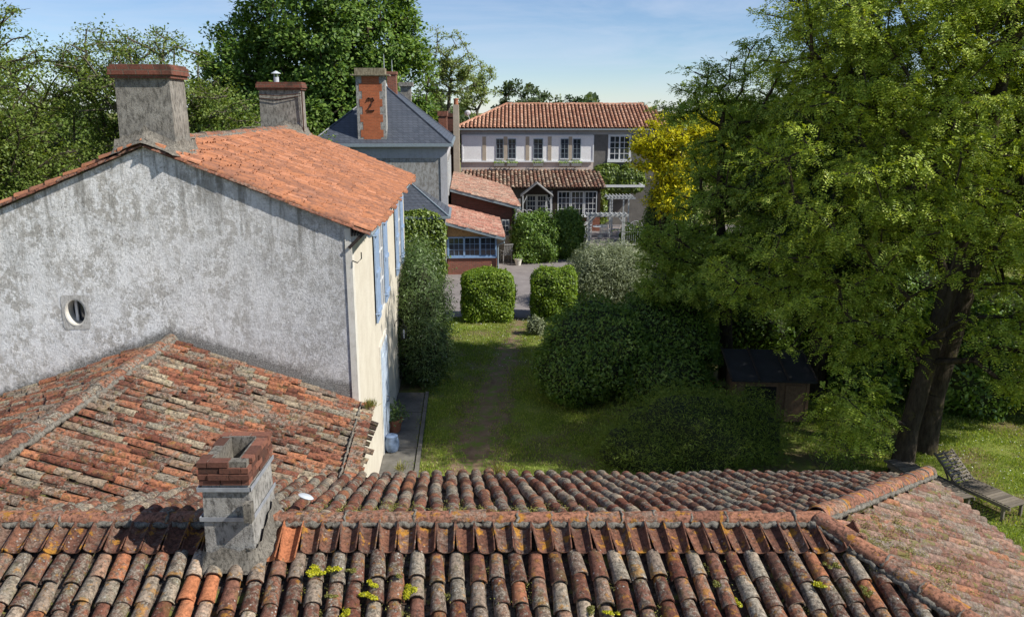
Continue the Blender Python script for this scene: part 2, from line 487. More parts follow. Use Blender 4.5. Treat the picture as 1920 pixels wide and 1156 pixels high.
def teak():
    m = NM('silvered_teak')
    c = m.ramp(m.rand(), [(0, (.10, .085, .065)), (.5, (.17, .145, .115)), (1, (.24, .205, .16))])
    c = m.mix(.6, c, m.ramp(m.noise(9, 6, .7, vec=m.map(scale=(1, 6, 6))), [(.3, .55), (.7, 1.25)]), 'MULTIPLY')
    return m.out(c, .8, m.bump(m.noise(40, 4), .3, .005))
M['teak'] = teak()
def slate():
    m = NM('slate')
    x, y, z = m.sep()[:3]
    b = m.n('ShaderNodeTexBrick')
    m.set(b.inputs['Vector'], m.comb(m.math('ADD', x, y), m.math('MULTIPLY', z, 1.5), 0.0))
    b.inputs['Color1'].default_value = (.060, .070, .088, 1); b.inputs['Color2'].default_value = (.082, .092, .112, 1); b.inputs['Mortar'].default_value = (.028, .032, .04, 1)
    b.inputs['Scale'].default_value = 1; b.inputs['Brick Width'].default_value = .28; b.inputs['Row Height'].default_value = .19; b.inputs['Mortar Size'].default_value = .012
    c = m.mix(.6, b.outputs['Color'], m.ramp(m.noise(3, 6, .7), [(.3, .75), (.7, 1.3)]), 'MULTIPLY')
    return m.out(c, .45, m.bump(m.math('MULTIPLY', b.outputs['Fac'], -1.0), .6, .02), spec=.5)
M['slate'] = slate()
def bark(name, c1, c2):
    m = NM(name)
    n1 = m.noise(9, 8, .75, vec=m.map(scale=(1, 1, .25)))
    c = m.ramp(n1, [(.32, c1), (.62, c2)])
    c = m.mix(m.ramp(m.noise(2.2, 5, .7), [(.55, 0), (.68, .6)]), c, (.13, .115, .03))
    return m.out(c, .95, m.bump(n1, 1.0, .05), spec=.05)
M['bark'] = bark('furrowed_bark', (.022, .018, .013), (.085, .07, .052))
M['bark_pale'] = bark('pale_bark', (.07, .06, .045), (.19, .165, .13))

def leaf_mat(name, stops, trans=.35, gloss=.10, big=None, rough=.5):
    m = NM(name)
    c = m.ramp(m.rand(), stops)
    if big:
        c = m.mix(m.math('MULTIPLY', m.ramp(m.noise(big[0], 3, .6), [(.38, 0), (.62, 1)]), big[1]), c, big[2])
    d = m.n('ShaderNodeBsdfDiffuse'); m.set(d.inputs[0], c)
    t = m.n('ShaderNodeBsdfTranslucent')
    m.set(t.inputs[0], m.mix(1.0, c, (1.5, 1.45, .5), 'MULTIPLY'))
    g = m.n('ShaderNodeBsdfGlossy'); g.inputs['Roughness'].default_value = rough
    g.inputs[0].default_value = (.8, .85, .8, 1)
    a = m.n('ShaderNodeMixShader'); a.inputs[0].default_value = trans
    m.t.links.new(d.outputs[0], a.inputs[1]); m.t.links.new(t.outputs[0], a.inputs[2])
    f = m.n('ShaderNodeMixShader'); f.inputs[0].default_value = gloss
    m.t.links.new(a.outputs[0], f.inputs[1]); m.t.links.new(g.outputs[0], f.inputs[2])
    m.t.links.new(f.outputs[0], m.o.inputs[0])
    return m.m
M['leaf_robinia'] = leaf_mat('robinia_leaf', [(0, (.15, .21, .02)), (.5, (.29, .38, .04)), (.9, (.40, .48, .06)), (1, (.52, .55, .10))], .24, .03)
M['leaf_robinia2'] = leaf_mat('robinia_leaf_cooler', [(0, (.13, .20, .024)), (.5, (.24, .34, .042)), (1, (.38, .47, .08))], .24, .03)
M['leaf_gold'] = leaf_mat('golden_leaf', [(0, (.22, .27, .02)), (.35, (.42, .42, .02)), (.7, (.66, .60, .02)), (1, (.80, .72, .04))], .45, .02)
M['leaf_chestnut'] = leaf_mat('chestnut_leaf', [(0, (.055, .115, .02)), (.5, (.115, .20, .033)), (1, (.22, .32, .06))], .3, .03)
M['leaf_oak'] = leaf_mat('oak_leaf', [(0, (.08, .125, .022)), (.5, (.14, .20, .038)), (1, (.25, .31, .07))], .35, .025)
M['leaf_oak_dark'] = leaf_mat('deep_green_leaf', [(0, (.06, .105, .018)), (.5, (.11, .17, .028)), (1, (.18, .25, .05))], .3, .025)
M['leaf_haze'] = leaf_mat('far_leaf', [(0, (.055, .085, .035)), (1, (.11, .15, .06))], .3, .03)
M['leaf_pale'] = leaf_mat('thin_pale_leaf', [(0, (.16, .22, .06)), (1, (.32, .38, .13))], .4, .03)
M['leaf_cedar'] = leaf_mat('cedar_needle', [(0, (.025, .05, .018)), (1, (.065, .105, .035))], .1, .02)
M['leaf_box'] = leaf_mat('hedge_leaf', [(0, (.085, .15, .012)), (.5, (.16, .26, .02)), (1, (.30, .40, .04))], .3, .035)
M['leaf_box2'] = leaf_mat('laurel_leaf', [(0, (.055, .115, .013)), (.5, (.115, .205, .024)), (1, (.21, .31, .045))], .28, .04)
M['leaf_olive'] = leaf_mat('silver_leaf', [(0, (.15, .18, .10)), (.5, (.23, .265, .15)), (1, (.36, .40, .25))], .2, .04)
M['leaf_wall'] = leaf_mat('wall_shrub_leaf', [(0, (.05, .085, .022)), (.5, (.085, .14, .035)), (.97, (.14, .21, .06)), (1, (.38, .40, .32))], .25, .04)
M['leaf_ivy'] = leaf_mat('creeper_leaf', [(0, (.085, .14, .012)), (.5, (.15, .225, .02)), (1, (.24, .31, .04))], .3, .06)
M['leaf_juniper'] = leaf_mat('juniper_leaf', [(0, (.085, .13, .018)), (.5, (.155, .22, .03)), (1, (.26, .33, .055))], .25, .02)
M['sedum'] = leaf_mat('sedum_flower', [(0, (.20, .24, .02)), (.5, (.48, .46, .015)), (1, (.70, .64, .02))], .2, .04)
M['sedum_dull'] = leaf_mat('sedum_leaf', [(0, (.12, .12, .03)), (.5, (.22, .21, .05)), (1, (.34, .32, .07))], .2, .04)
M['core'] = plain('shrub_dark_core', (.030, .038, .014), .95)  # dark solid core, blocks the view through the leaves

def grass_ground():
    m = NM('lawn')
    x, y, z = m.sep()[:3]
    c = m.ramp(m.noise(.7, 6, .65), [(.3, (.11, .15, .028)), (.55, (.19, .235, .05)), (.75, (.30, .31, .09))])
    c = m.mix(.7, c, m.ramp(m.noise(24, 6, .8), [(.25, .5), (.5, 1), (.8, 1.35)]), 'MULTIPLY')
    bare = m.ramp(m.noise(.6, 8, .75, vec=m.map(loc=(5, 2, 0))), [(.46, 0), (.56, .85)])
    c = m.mix(bare, c, m.ramp(m.noise(12, 5, .7), [(.3, (.11, .075, .045)), (.7, (.24, .18, .11))]))
    return m.out(c, .95, m.bump(m.noise(40, 5, .8), .8, .03), spec=.05)
M['lawn'] = grass_ground()
def dirt():
    m = NM('trodden_earth')
    c = m.ramp(m.noise(2.2, 7, .7), [(.3, (.13, .088, .055)), (.7, (.27, .19, .13))])
    c = m.mix(.6, c, m.ramp(m.noise(30, 5, .8), [(.25, .6), (.5, 1), (.8, 1.25)]), 'MULTIPLY')
    c = m.mix(m.ramp(m.noise(2.6, 7, .8), [(.49, 0), (.56, .9)]), c, (.13, .19, .035))
    return m.out(c, .95, m.bump(m.noise(30, 5, .8), .6, .03), spec=.05)
M['dirt'] = dirt()
def tarmac():
    m = NM('old_tarmac')
    c = m.ramp(m.noise(1.1, 7, .7), [(.3, (.17, .15, .145)), (.7, (.27, .245, .235))])
    c = m.mix(.5, c, m.ramp(m.noise(30, 5, .8), [(.25, .7), (.5, 1), (.8, 1.2)]), 'MULTIPLY')
    return m.out(c, .9, m.bump(m.noise(40, 4), .4, .01), spec=.2)
M['tarmac'] = tarmac()

# ------------------------------------------------------------------ ground
def sheet(name, pts, z, mat, kind='structure'):
    b = MB(); b.add([(x, y, z) for x, y in pts], [tuple(range(len(pts)))])
    o = b.build(name, mat); tag(o, kind=kind); return o
g = MB(); g.add([(-1500, -300, 0), (1500, -300, 0), (1500, 2500, 0), (-1500, 2500, 0)], [(0, 1, 2, 3)])
tag(g.build('ground', M['lawn']), kind='structure')

def ribbon(name, cl, wd, z, mat, jit=.12, seed=1):
    rr = random.Random(seed); b = MB(); vs = []
    for i, (x, y) in enumerate(cl):
        x0, y0 = cl[max(i - 1, 0)]; x1, y1 = cl[min(i + 1, len(cl) - 1)]
        t = Vector((x1 - x0, y1 - y0)).normalized()
        wl = wd[i] / 2 + rr.uniform(-jit, jit); wr = wd[i] / 2 + rr.uniform(-jit, jit)
        vs += [(x - t.y * wl, y + t.x * wl, z), (x + t.y * wr, y - t.x * wr, z)]
    b.add(vs, [(2*i, 2*i+1, 2*i+3, 2*i+2) for i in range(len(cl) - 1)])
    return tag(b.build(name, mat), kind='structure')

def interp(pts, n):
    out = []
    for i in range(n):
        t = i / (n - 1) * (len(pts) - 1); k = min(int(t), len(pts) - 2); f = t - k
        out.append(tuple(pts[k][j] * (1 - f) + pts[k + 1][j] * f for j in range(len(pts[0]))))
    return out
pc = interp([(.45, 34.0, .8), (.25, 31.5, .75), (-.15, 28.5, .95), (-.45, 25.5, 1.1), (-.7, 22.5, 1.4), (-.9, 19.5, 1.5), (-1.1, 15.5, 1.4)], 420)
ribbon('garden_path', [(p[0], p[1]) for p in pc], [p[2] for p in pc], .008, M['dirt'], .16)
tb = interp([(-14, 40), (14, 40)], 60)
b = MB()
rr = random.Random(4)
vs = []
for i in range(60):
    x = -4.4 + i * (22.0 / 59)
    vs += [(x, 33.3 + rr.uniform(-.12, .12), .012), (x, 62, .012)]
b.add(vs, [(2*i, 2*i+2, 2*i+3, 2*i+1) for i in range(59)])
tag(b.build('courtyard', M['tarmac']), kind='structure')
# paving along the facade, in slabs
b = MB(); rr = random.Random(3)
yy = 15.3
while yy < 23.2:
    L = rr.uniform(1.2, 1.7)
    xw = -3.03 - (yy - 15.1) * .0559
    b.poly([(xw + .01, yy, .0), (xw + .82, yy, .0), (xw + .82 - L * .0559, yy + L - .03, 0), (xw + .01 - L * .0559, yy + L - .03, 0)], (0, 0, .06 + rr.uniform(0, .012)))
    b.poly([(xw + .85, yy, .0), (xw + .95, yy, .0), (xw + .95 - L * .0559, yy + L - .02, 0), (xw + .85 - L * .0559, yy + L - .02, 0)], (0, 0, .10))
    yy += L
tag(b.build('pavement', M['concrete']), kind='structure')

# ------------------------------------------------------------------ tiled roof slope generator
def wob(x, y, s=1.0):
    return s * (.018 * math.sin(x * 1.3 + y * .7) + .012 * math.sin(x * 3.1 - y * 1.9 + 1) + .008 * math.sin(y * 4.3 + x * .6))

def slope_tiles(caps, chans, O, ax, dn, nrm, n_rows, pitch, length, inside, rnd, expo=.30, rc=(.072, .092), seg=6,
                start=0.0, wv=1.0, jit=1.0, chan=True, cap_from=0.0, th=.014, special=None):
    """rows of cap tiles (and troughs between) from ridge line O + ax*s, running down along dn"""
    a_t = (dn.cross(nrm)).normalized()
    if a_t.dot(ax) < 0: a_t = -a_t
    for i in range(n_rows):
        base = O + ax * (i * pitch)
        if chan:
            s = start - .02
            ph = rnd.uniform(0, .1)
            while s < length:
                p = base + ax * (pitch * .5) + dn * s
                if inside(p + dn * (expo * .5)):
                    q = p + nrm * (.068 + wob(p.x, p.y, wv))
                    chans.tile(q, dn, a_t, nrm, expo * 1.25, rc[1] * 1.08, rc[0] * 1.15, th * .8, -1, max(3, seg - 3), .75)
                s += expo * 1.15
        s = start + cap_from + rnd.uniform(-.12, 0) * (0 if cap_from else 1)
        xo = 0.0
        while s < length:
            e = expo * rnd.uniform(.82, 1.18)
            p = base + dn * s
            if s + e > length: e = max(.12, length - s)
            if inside(p + dn * (e * .5)):
                xo = xo * .6 + rnd.gauss(0, .005) * jit
                q = p + ax * xo + nrm * (.045 + wob(p.x, p.y, wv) + rnd.gauss(0, .003) * jit)
                yaw = rnd.gauss(0, .022) * jit; rol = rnd.gauss(0, .03) * jit
                d2 = (dn + a_t * yaw + nrm * rnd.gauss(0, .008) * jit).normalized()
                a2 = (a_t + nrm * rol); a2 = (a2 - d2 * a2.dot(d2)).normalized()
                n2 = d2.cross(a2); n2 = n2 if n2.dot(nrm) > 0 else -n2
                k = rnd.uniform(.93, 1.07) * (1 if jit else 1)
                if jit > 1 and rnd.random() < .07:
                    d2 = (d2 + a_t * rnd.gauss(0, .06)).normalized(); a2 = (a2 - d2 * a2.dot(d2)).normalized(); n2 = d2.cross(a2); n2 = n2 if n2.dot(nrm) > 0 else -n2; q = q + dn * rnd.uniform(-.02, .05) + nrm * rnd.uniform(0, .012)
                tgt = caps
                if special: tgt = special(i, s, p) or caps
                tgt.tile(q, d2, a2, n2, e + .07, rc[0] * k, rc[1] * k, th, 1, seg, .88, lift=.022)
            s += e

def ridge_run(tiles, mort, p0, p1, rnd, L=.40, r=.105, seg=10, mr=.04, side=None, joint=True, up=Vector((0, 0, 1)), drop=.05):
    p0, p1 = Vector(p0), Vector(p1)
    t = (p1 - p0).normalized(); a = t.cross(up).normalized(); n = a.cross(t).normalized()
    if n.z < 0: n = -n
    tot = (p1 - p0).length; s = 0
    while s < tot:
        e = min(L * rnd.uniform(.94, 1.05), tot - s + .02)
        d2 = (t + a * rnd.gauss(0, .012) + n * rnd.gauss(0, .01)).normalized()
        a2 = (a + n * rnd.gauss(0, .03)); a2 = (a2 - d2 * a2.dot(d2)).normalized(); n2 = a2.cross(d2)
        if n2.z < 0: n2 = -n2
        q = p0 + t * s + n * (wob(s * 2, 3) * .5)
        tiles.tile(q, d2, a2, n2, e + .03, r * rnd.uniform(.9, .98), r * rnd.uniform(1.0, 1.06), .016, 1, seg, .8, lift=.012)
        if joint and s > 0 and mort is not None:
            pts = []; rad = []
            for k in range(9):
                an = PI * k / 8
                pts.append(q + a * math.cos(an) * r * 1.02 + n * math.sin(an) * r * .84 + t * rnd.uniform(-.015, .015))
                rad.append(rnd.uniform(.006, .022))
            mort.tube(pts, rad, 5)
        s += e
    if mort is not None:
        for sg in (-1, 1):
            nseg = int(tot / .035) + 2
            pts = []; rad = []
            for k in range(nseg):
                pts.append(p0 + t * (tot * k / (nseg - 1)) + a * sg * (r * .95 + rnd.uniform(-.012, .02)) - n * (drop * (.25 + rnd.uniform(-.25, .25))))
                rad.append(mr * rnd.uniform(.55, 1.25))
            mort.tube(pts, rad, 6)

def in_poly(poly):
    def f(p):
        x, y = p.x, p.y; c = False; n = len(poly); j = n - 1
        for i in range(n):
            xi, yi = poly[i]; xj, yj = poly[j]
            if (yi > y) != (yj > y) and x < (xj - xi) * (y - yi) / (yj - yi) + xi: c = not c
            j = i
        return c
    return f

# ================================================================== FOREGROUND BUILDING
RZ = 4.08; RY = 8.1; SL = .34; XE = 3.33; EX = 6.62
fb = empty('tiled_outbuilding', (0, 8.1, 0), 0, 'low outbuilding in front with lichened canal tile roof and long mortared ridge', 'building')
rnd = random.Random(11)
EY_F, EY_N = 12.0, 4.2
EZ = RZ - SL * (EY_F - RY)
# walls
b = MB()
b.poly([(-10.2, 4.5, 0), (6.3, 4.5, 0), (6.3, 11.7, 0), (-10.2, 11.7, 0)], (0, 0, EZ - .14))
b.build('wall', M['cream'], fb, local=False)
# roof under-surface (a thin solid deck)
b = MB()
def deckpoly(pts, th=.05):
    b.poly(pts, (0, 0, -th))
deckpoly([(-10.4, RY, RZ), (XE, RY, RZ), (EX, EY_F, EZ), (-10.4, EY_F, EZ)])
deckpoly([(-10.4, RY, RZ - .002), (-10.4, EY_N, EZ), (EX, EY_N, EZ), (XE, RY, RZ - .002)])
deckpoly([(XE, RY, RZ - .004), (EX, EY_N, EZ - .004), (EX, EY_F, EZ - .004)])
b.build('roof_deck', M['tile_under'], fb, local=False)
ax = Vector((1, 0, 0))
# far slope
caps = MB(); ch = MB()
dn = Vector((-.093, 1, -SL)); dl = dn.length; dn.normalize()
nrm = ax.cross(dn).normalized()
if nrm.z < 0: nrm = -nrm
P = .205
slope_tiles(caps, ch, Vector((-7.6, RY, RZ)), ax, dn, nrm, int(14.8 / P), P, 3.95 * dl, in_poly([(-12, RY - .1), (XE, RY - .1), (EX, EY_F + .12), (-12, EY_F + .12)]), rnd, expo=.25, rc=(.063, .081), seg=8, jit=1.3, start=.06)
caps.build('far_slope_tiles', M['tile_far'], fb, local=False, smooth=50)
# near slope
nc = MB(); fresh = MB()
dn2 = Vector((.09, -1, -SL)); dl2 = dn2.length; dn2.normalize()
nrm2 = ax.cross(dn2).normalized()
if nrm2.z < 0: nrm2 = -nrm2
inn = in_poly([(-12, RY + .1), (XE + .02, RY + .1), (EX, EY_N - .1), (-12, EY_N - .1)])
NX0 = -8.0
def fresh_sel(i, s, p):
    x = p.x
    if -3.35 < x < -3.02 and p.y < 7.55: return fresh
    return None
slope_tiles(nc, ch, Vector((NX0, RY, RZ)), ax, dn2, nrm2, int(14.2 / P), P, 3.95 * dl2, inn, rnd, expo=.30, rc=(.068, .085), seg=10, jit=1.4, start=.34, cap_from=.10, special=fresh_sel)
nc.build('near_slope_tiles', M['tile_near'], fb, local=False, smooth=50)
# one course of bare trough tiles below the ridge
tr = MB(); tr_l = MB()
a_t = dn2.cross(nrm2).normalized()
if a_t.x < 0: a_t = -a_t
for i in range(int(14.2 / P)):
    p = Vector((NX0, RY, RZ)) + ax * ((i + .5) * P) + dn2 * .06
    if not inn(p + dn2 * .2): continue
    low = .12 if (-3.1 < p.x < -2.2) else 0.0
    L = .40 + low + rnd.uniform(-.012, .012)
    rol = rnd.gauss(0, .05); yaw = rnd.gauss(0, .02)
    d3 = (dn2 + a_t * yaw).normalized(); a3 = a_t + nrm2 * rol; a3 = (a3 - d3 * a3.dot(d3)).normalized()
    n3 = d3.cross(a3); n3 = n3 if n3.dot(nrm2) > 0 else -n3
    tgt = fresh if (-3.05 < p.x < -2.35) else (tr if p.x > -2.7 else tr_l)
    tgt.tile(p + nrm2 * (.135 + rnd.gauss(0, .004)), d3, a3, n3, L, .108, .088, .013, -1, 10, .80, lift=.016)
tr.build('trough_course', M['tile_trough'], fb, local=False, smooth=50)
tr_l.build('trough_course', M['tile_trough'], fb, local=False, smooth=50)
fresh.build('replacement_tiles', M['tile_new'], fb, local=False, smooth=50)
# hip end slope
hc = MB()
axh = Vector((0, 1, 0)); HS = (RZ - EZ) / (EX - XE)
dnh = Vector((1, .03, -HS)); dlh = dnh.length; dnh.normalize()
nh = dnh.cross(axh).normalized(); nh = nh if nh.z > 0 else -nh
slope_tiles(hc, ch, Vector((XE - .02, EY_N - .2, RZ)), axh, dnh, nh, int(8.1 / P), P, (EX - XE) * dlh + .12,
            in_poly([(XE + .04, RY), (EX + .12, EY_N - .14), (EX + .12, EY_F + .14)]), rnd, expo=.29, rc=(.058, .074), seg=8, start=0.0, jit=1.0)
hc.build('hip_end_tiles', M['tile_end'], fb, local=False, smooth=50)
ch.build('channel_tiles', M['tile_under'], fb, local=False, smooth=50)
# ridges
rt = MB(); mo = MB()
ridge_run(rt, mo, (-7.9, RY, RZ + .075), (XE, RY, RZ + .075), rnd, L=.385, r=.098, mr=.04)
ridge_run(rt, mo, (XE + .02, RY + .05, RZ + .09), (EX + .04, EY_F + .02, EZ + .11), rnd, L=.37, r=.118, mr=.036)
ridge_run(rt, mo, (XE, RY - .02, RZ + .09), (EX + .04, EY_N - .02, EZ + .11), rnd, L=.40, r=.118, mr=.036)
rt.build('ridge_tiles', M['tile_ridge'], fb, local=False, smooth=50)
mo.build('ridge_mortar', M['mortar'], fb, local=False, smooth=80)

# near chimney, part of the outbuilding
chm = MB()
cx0, cx1, cy0, cy1 = -3.11, -2.645, 7.5, 8.25
chm.frustum(cx0 - .03, cx1 + .03, cy0 - .02, cy1 + .03, 3.6, cx0, cx1, cy0, cy1, 4.86)
chim = chm.build('chimney', M['chim_pale'], fb, local=False)
bk = MB()
bh = .054; bl = .215
cap_z = 4.86
r3 = random.Random(5)
for cN in range(4):
    z0 = cap_z + cN * (bh + .010); z1 = z0 + bh
    o = .022 + .008 * (cN % 2)
    x0, x1, y0, y1 = cx0 - o, cx1 + o, cy0 - o, cy1 + o
    w_ = .115
    off = (cN % 2) * .11
    def run(a0, a1, fixed0, fixed1, along):
        s = a0 + (-(off) if off else 0)
        while s < a1 - .01:
            e0 = max(a0, s) + .004; e1 = min(a1, s + bl) - .005
            if e1 - e0 > .02 and not (cN == 3 and r3.random() < .16):
                j = r3.uniform(-.009, .009)
                if along == 'x': bk.box(e0, e1, fixed0 + j, fixed1 + j, z0, z1 + r3.uniform(-.003, .002))
                else: bk.box(fixed0 + j, fixed1 + j, e0, e1, z0, z1 + r3.uniform(-.003, .002))
            s += bl
    run(x0, x1, y0, y0 + w_, 'x'); run(x0, x1, y1 - w_, y1, 'x')
    run(y0 + w_ + .004, y1 - w_ - .004, x0, x0 + w_, 'y'); run(y0 + w_ + .004, y1 - w_ - .004, x1 - w_, x1, 'y')
def brick_loose():
    m = NM('loose_red_brick')
    c = m.ramp(m.rand(), [(0, (.085, .045, .034)), (.5, (.155, .07, .05)), (1, (.24, .105, .07))])
    c = m.mix(.7, c, m.ramp(m.noise(35, 6, .75), [(.25, .4), (.5, 1), (.8, 1.3)]), 'MULTIPLY')
    c = m.mix(m.ramp(m.noise(11, 6, .8), [(.55, 0), (.64, .7)]), c, (.04, .035, .03))
    return m.out(c, .92, m.bump(m.noise(60, 4), .5, .006), spec=.1)
M['brick_loose'] = brick_loose()
bk.build('brick_crown', M['brick_loose'], chim)
mj = MB()
for (a, b_, c, d) in ((cx0+.006, cx1-.006, cy0+.006, cy0 + .105), (cx0+.006, cx1-.006, cy1 - .105, cy1-.006), (cx0+.006, cx0+.105, cy0+.107, cy1-.107), (cx1-.105, cx1-.006, cy0+.107, cy1-.107)):
    mj.box(a, b_, c, d, cap_z - .01, cap_z + 4 * .064 - .014)
mj.build('mortar_joints', M['mortar'], chim)
# fix: the chimney mesh was moved into local space of fb; children share that space
for o in chim.children:
    o.location = (0, -8.1, 0)
st = MB()
for z in (4.815, 4.49):
    st.box(cx0 - .035, cx1 + .03, cy0 - .03, cy0 - .022, z - .022, z + .022)
    st.box(cx1 + .022, cx1 + .030, cy0 - .03, cy1 + .03, z - .022, z + .022)
    st.box(cx0 - .045, cx0 - .035, cy0 - .03, cy1 + .03, z - .022, z + .022)
o = st.build('steel_strap', M['steel'], chim); o.location = (0, -8.1, 0)
an = MB()
an.tube([(cx1 - .02, cy0 - .06, 4.2), (cx1 - .02, cy0 - .06, 5.0)], .012, 6)
an = MB(); an.box(cx1 - .03, cx1 + .05, cy0 - .12, cy0 - .031, 4.50, 4.70); o = an.build('brick_stub', M['mortar'], chim); o.location = (0, -8.1, 0)
# flashing skirt, lumpy mortar
fl = MB(); r4 = random.Random(8)
def skirt(fl, x0, x1, y0, y1, zf, hgt, spread, r4, n=44, rows=6):
    per = 2 * (x1 - x0) + 2 * (y1 - y0); vs = []; fs = []
    for k in range(n):
        s = per * k / n
        if s < x1 - x0: p = (x0 + s, y0); nn = (0, -1)
        elif s < x1 - x0 + y1 - y0: p = (x1, y0 + s - (x1 - x0)); nn = (1, 0)
        elif s < 2 * (x1 - x0) + y1 - y0: p = (x1 - (s - (x1 - x0) - (y1 - y0)), y1); nn = (0, 1)
        else: p = (x0, y1 - (s - 2 * (x1 - x0) - (y1 - y0))); nn = (-1, 0)
        hh = hgt * r4.uniform(.7, 1.2); sp = spread * r4.uniform(.7, 1.35)
        for j in range(rows):
            f = j / (rows - 1)
            out = sp * f ** 1.8 + r4.uniform(-.012, .018) + .012
            q = (p[0] + nn[0] * out, p[1] + nn[1] * out)
            vs.append((q[0], q[1], zf(q[0], q[1]) + hh * (1 - f) ** 1.4 + .06 * (1 - f) + r4.uniform(-.012, .02)))
    for k in range(n):
        k2 = (k + 1) % n
        for j in range(rows - 1):
            fs.append((k*rows+j, k*rows+j+1, k2*rows+j+1, k2*rows+j))
    fl.add(vs, fs)
skirt(fl, cx0 - .03, cx1 + .03, cy0 - .03, cy1 + .03, lambda x, y: RZ - SL * abs(y - RY) + .10, .13, .085, r4)
o = fl.build('mortar_flashing', M['mortar'], chim, smooth=80); o.location = (0, -8.1, 0)

# ================================================================== ANNEX (roof against the gable)
an_root = empty('annex_building', (-4.6, 13, 0), 0, 'low annex against the grey gable with hipped roof of mixed orange and pale tiles', 'building')
AR = 4.18; AXR = -6.5; AXE = -2.60; ASL = .375
b = MB()
b.poly([(-10.6, 9.0, 0), (-2.86, 11.9, 0), (-3.02, 15.0, 0), (-10.6, 14.6, 0)], (0, 0, 2.55))
b.build('wall', M['cream'], an_root, local=False)
b = MB()
ez = AR - ASL * (AXE - AXR)
b.poly([(AXR, 7.9, AR - .01), (AXE - .05, 11.6, ez - .01), (-2.86, 15.05, AR - ASL * 3.6), (AXR, 14.95, AR - .01)], (0, 0, -.05))
b.poly([(AXR, 7.9, AR - .012), (AXR, 14.95, AR - .012), (-11, 14.7, AR - .33 * 4.5), (-11, 7.9, AR - .33 * 4.5)], (0, 0, -.05))
b.build('roof_deck', M['tile_under'], an_root, local=False)
caps = MB(); ch = MB()
ay = Vector((0, 1, 0))
dna = Vector((1, .02, -ASL)); dla = dna.length; dna.normalize()
na = dna.cross(ay).normalized(); na = na if na.z > 0 else -na
eaveline = lambda y: AXE - (y - 12) * .07
slope_tiles(caps, ch, Vector((AXR + .02, 8.0, AR)), ay, dna, na, int(7.0 / .205) + 1, .205, 3.95 * dla,
            lambda p: p.x < eaveline(p.y) and p.y < 14.98 - (p.x + 6.5) * 0.0 + (p.x + 3.03) * .0559, rnd, expo=.33, rc=(.060, .077), seg=7, start=.02, wv=1.8, jit=1.2)
dnb = Vector((-1, -.05, -.33)); dlb = dnb.length; dnb.normalize()
nb = ay.cross(dnb).normalized(); nb = nb if nb.z > 0 else -nb
slope_tiles(caps, ch, Vector((AXR - .02, 8.0, AR)), ay, dnb, nb, int(7.2 / .205), .205, 4.4 * dlb,
            lambda p: p.y < 14.95 + (p.x + 3.03) * .0559, rnd, expo=.33, rc=(.060, .077), seg=6, start=.02, wv=1.8, jit=1.2)
# verge row along the gable wall
caps.build('roof_tiles', M['tile_annex'], an_root, local=False, smooth=50)
ch.build('channel_tiles', M['tile_under'], an_root, local=False, smooth=50)
rt = MB(); mo = MB()
ridge_run(rt, mo, (AXR, 8.1, AR + .07), (AXR, 14.86, AR + .08), rnd, L=.40, r=.12, mr=.05)
rt.build('ridge_tiles', tile_mat('annex_ridge_tile', [(0, (.16, .075, .05)), (.5, (.24, .11, .07)), (1, (.34, .15, .09))], lichen=.6, orange=.15, black=.5, spots=.1), an_root, local=False, smooth=50)
mo.build('ridge_mortar', M['mortar'], an_root, local=False, smooth=80)
rt = MB()
ridge_run(rt, None, (AXR, 14.80, AR + .06), (-2.75, 15.02, AR - ASL * 3.75 + .06), rnd, L=.36, r=.085, joint=False)
ridge_run(rt, None, (AXR, 14.80, AR + .06), (-10.8, 14.56, AR - .33 * 4.3 + .06), rnd, L=.36, r=.085, joint=False)
rt.build('verge_tiles', M['tile_annex'], an_root, local=False, smooth=50)
mo = MB(); rt = MB()
# eave tail: short tiles set across, with white mortar line
yy = 11.7
while yy < 15.0:
    xe = eaveline(yy); z = AR - ASL * (xe - AXR) + .06
    rt.tile(Vector((xe - .10, yy, z + .05)), Vector((1, 0, -.3)).normalized(), Vector((0, 1, 0)), Vector((.3, 0, 1)).normalized(), .22, .085, .09, .014, 1, 7, .8)
    yy += .165
pts = [(eaveline(y) - .13 + rnd.uniform(-.01, .01), y, AR - ASL * (eaveline(y) - .13 - AXR) + .13) for y in np.arange(11.7, 15.0, .06)]
mo.tube(pts, [rnd.uniform(.006, .026) for _ in pts], 5)
rt.build('eave_tiles', M['tile_annex'], an_root, local=False, smooth=50)
mo.build('eave_mortar', M['mortar'], an_root, local=False, smooth=80)

# ================================================================== MAIN HOUSE (left)
HR = R(3.2)
H = empty('orange_roofed_house', (-3.03, 15.1, 0), HR, 'two-storey house with grey lichened gable, cream front and orange tile roof', 'house')
HW, HL, HE, HRZ = 7.2, 13.2, 6.42, 7.90     # width, length, eave, ridge height ; local x from -7.2 to 0, y 0..13.2
half = HW / 2
b = MB()
# gable wall (front) with oval opening: build face polygons around the oval
OC = (-5.17, 4.82); ra, rb = .17, .235
NS = 32
ov = [(OC[0] + ra * math.cos(2*PI*k/NS), OC[1] + rb * math.sin(2*PI*k/NS)) for k in range(NS)]
sq = []
for k in range(NS):
    an_ = 2*PI*k/NS; c_, s_ = math.cos(an_), math.sin(an_); m_ = max(abs(c_), abs(s_))
    sq.append((OC[0] + .6 * c_ / m_, OC[1] + .6 * s_ / m_))
vs = [(x, 0, z) for x, z in ov] + [(x, 0, z) for x, z in sq]
b.add(vs, [(k, (k+1) % NS, NS + (k+1) % NS, NS + k) for k in range(NS)])
x0, x1, z0, z1 = OC[0] - .6, OC[0] + .6, OC[1] - .6, OC[1] + .6
def gz(x): return HE + (half - abs(x + half)) / half * (HRZ - HE) - .03
def quad(pts): b.add([(x, 0, z) for x, z in pts], [tuple(range(len(pts)))])
quad([(-HW, 0), (x0, 0), (x0, gz(x0)), (-HW, gz(-HW))])
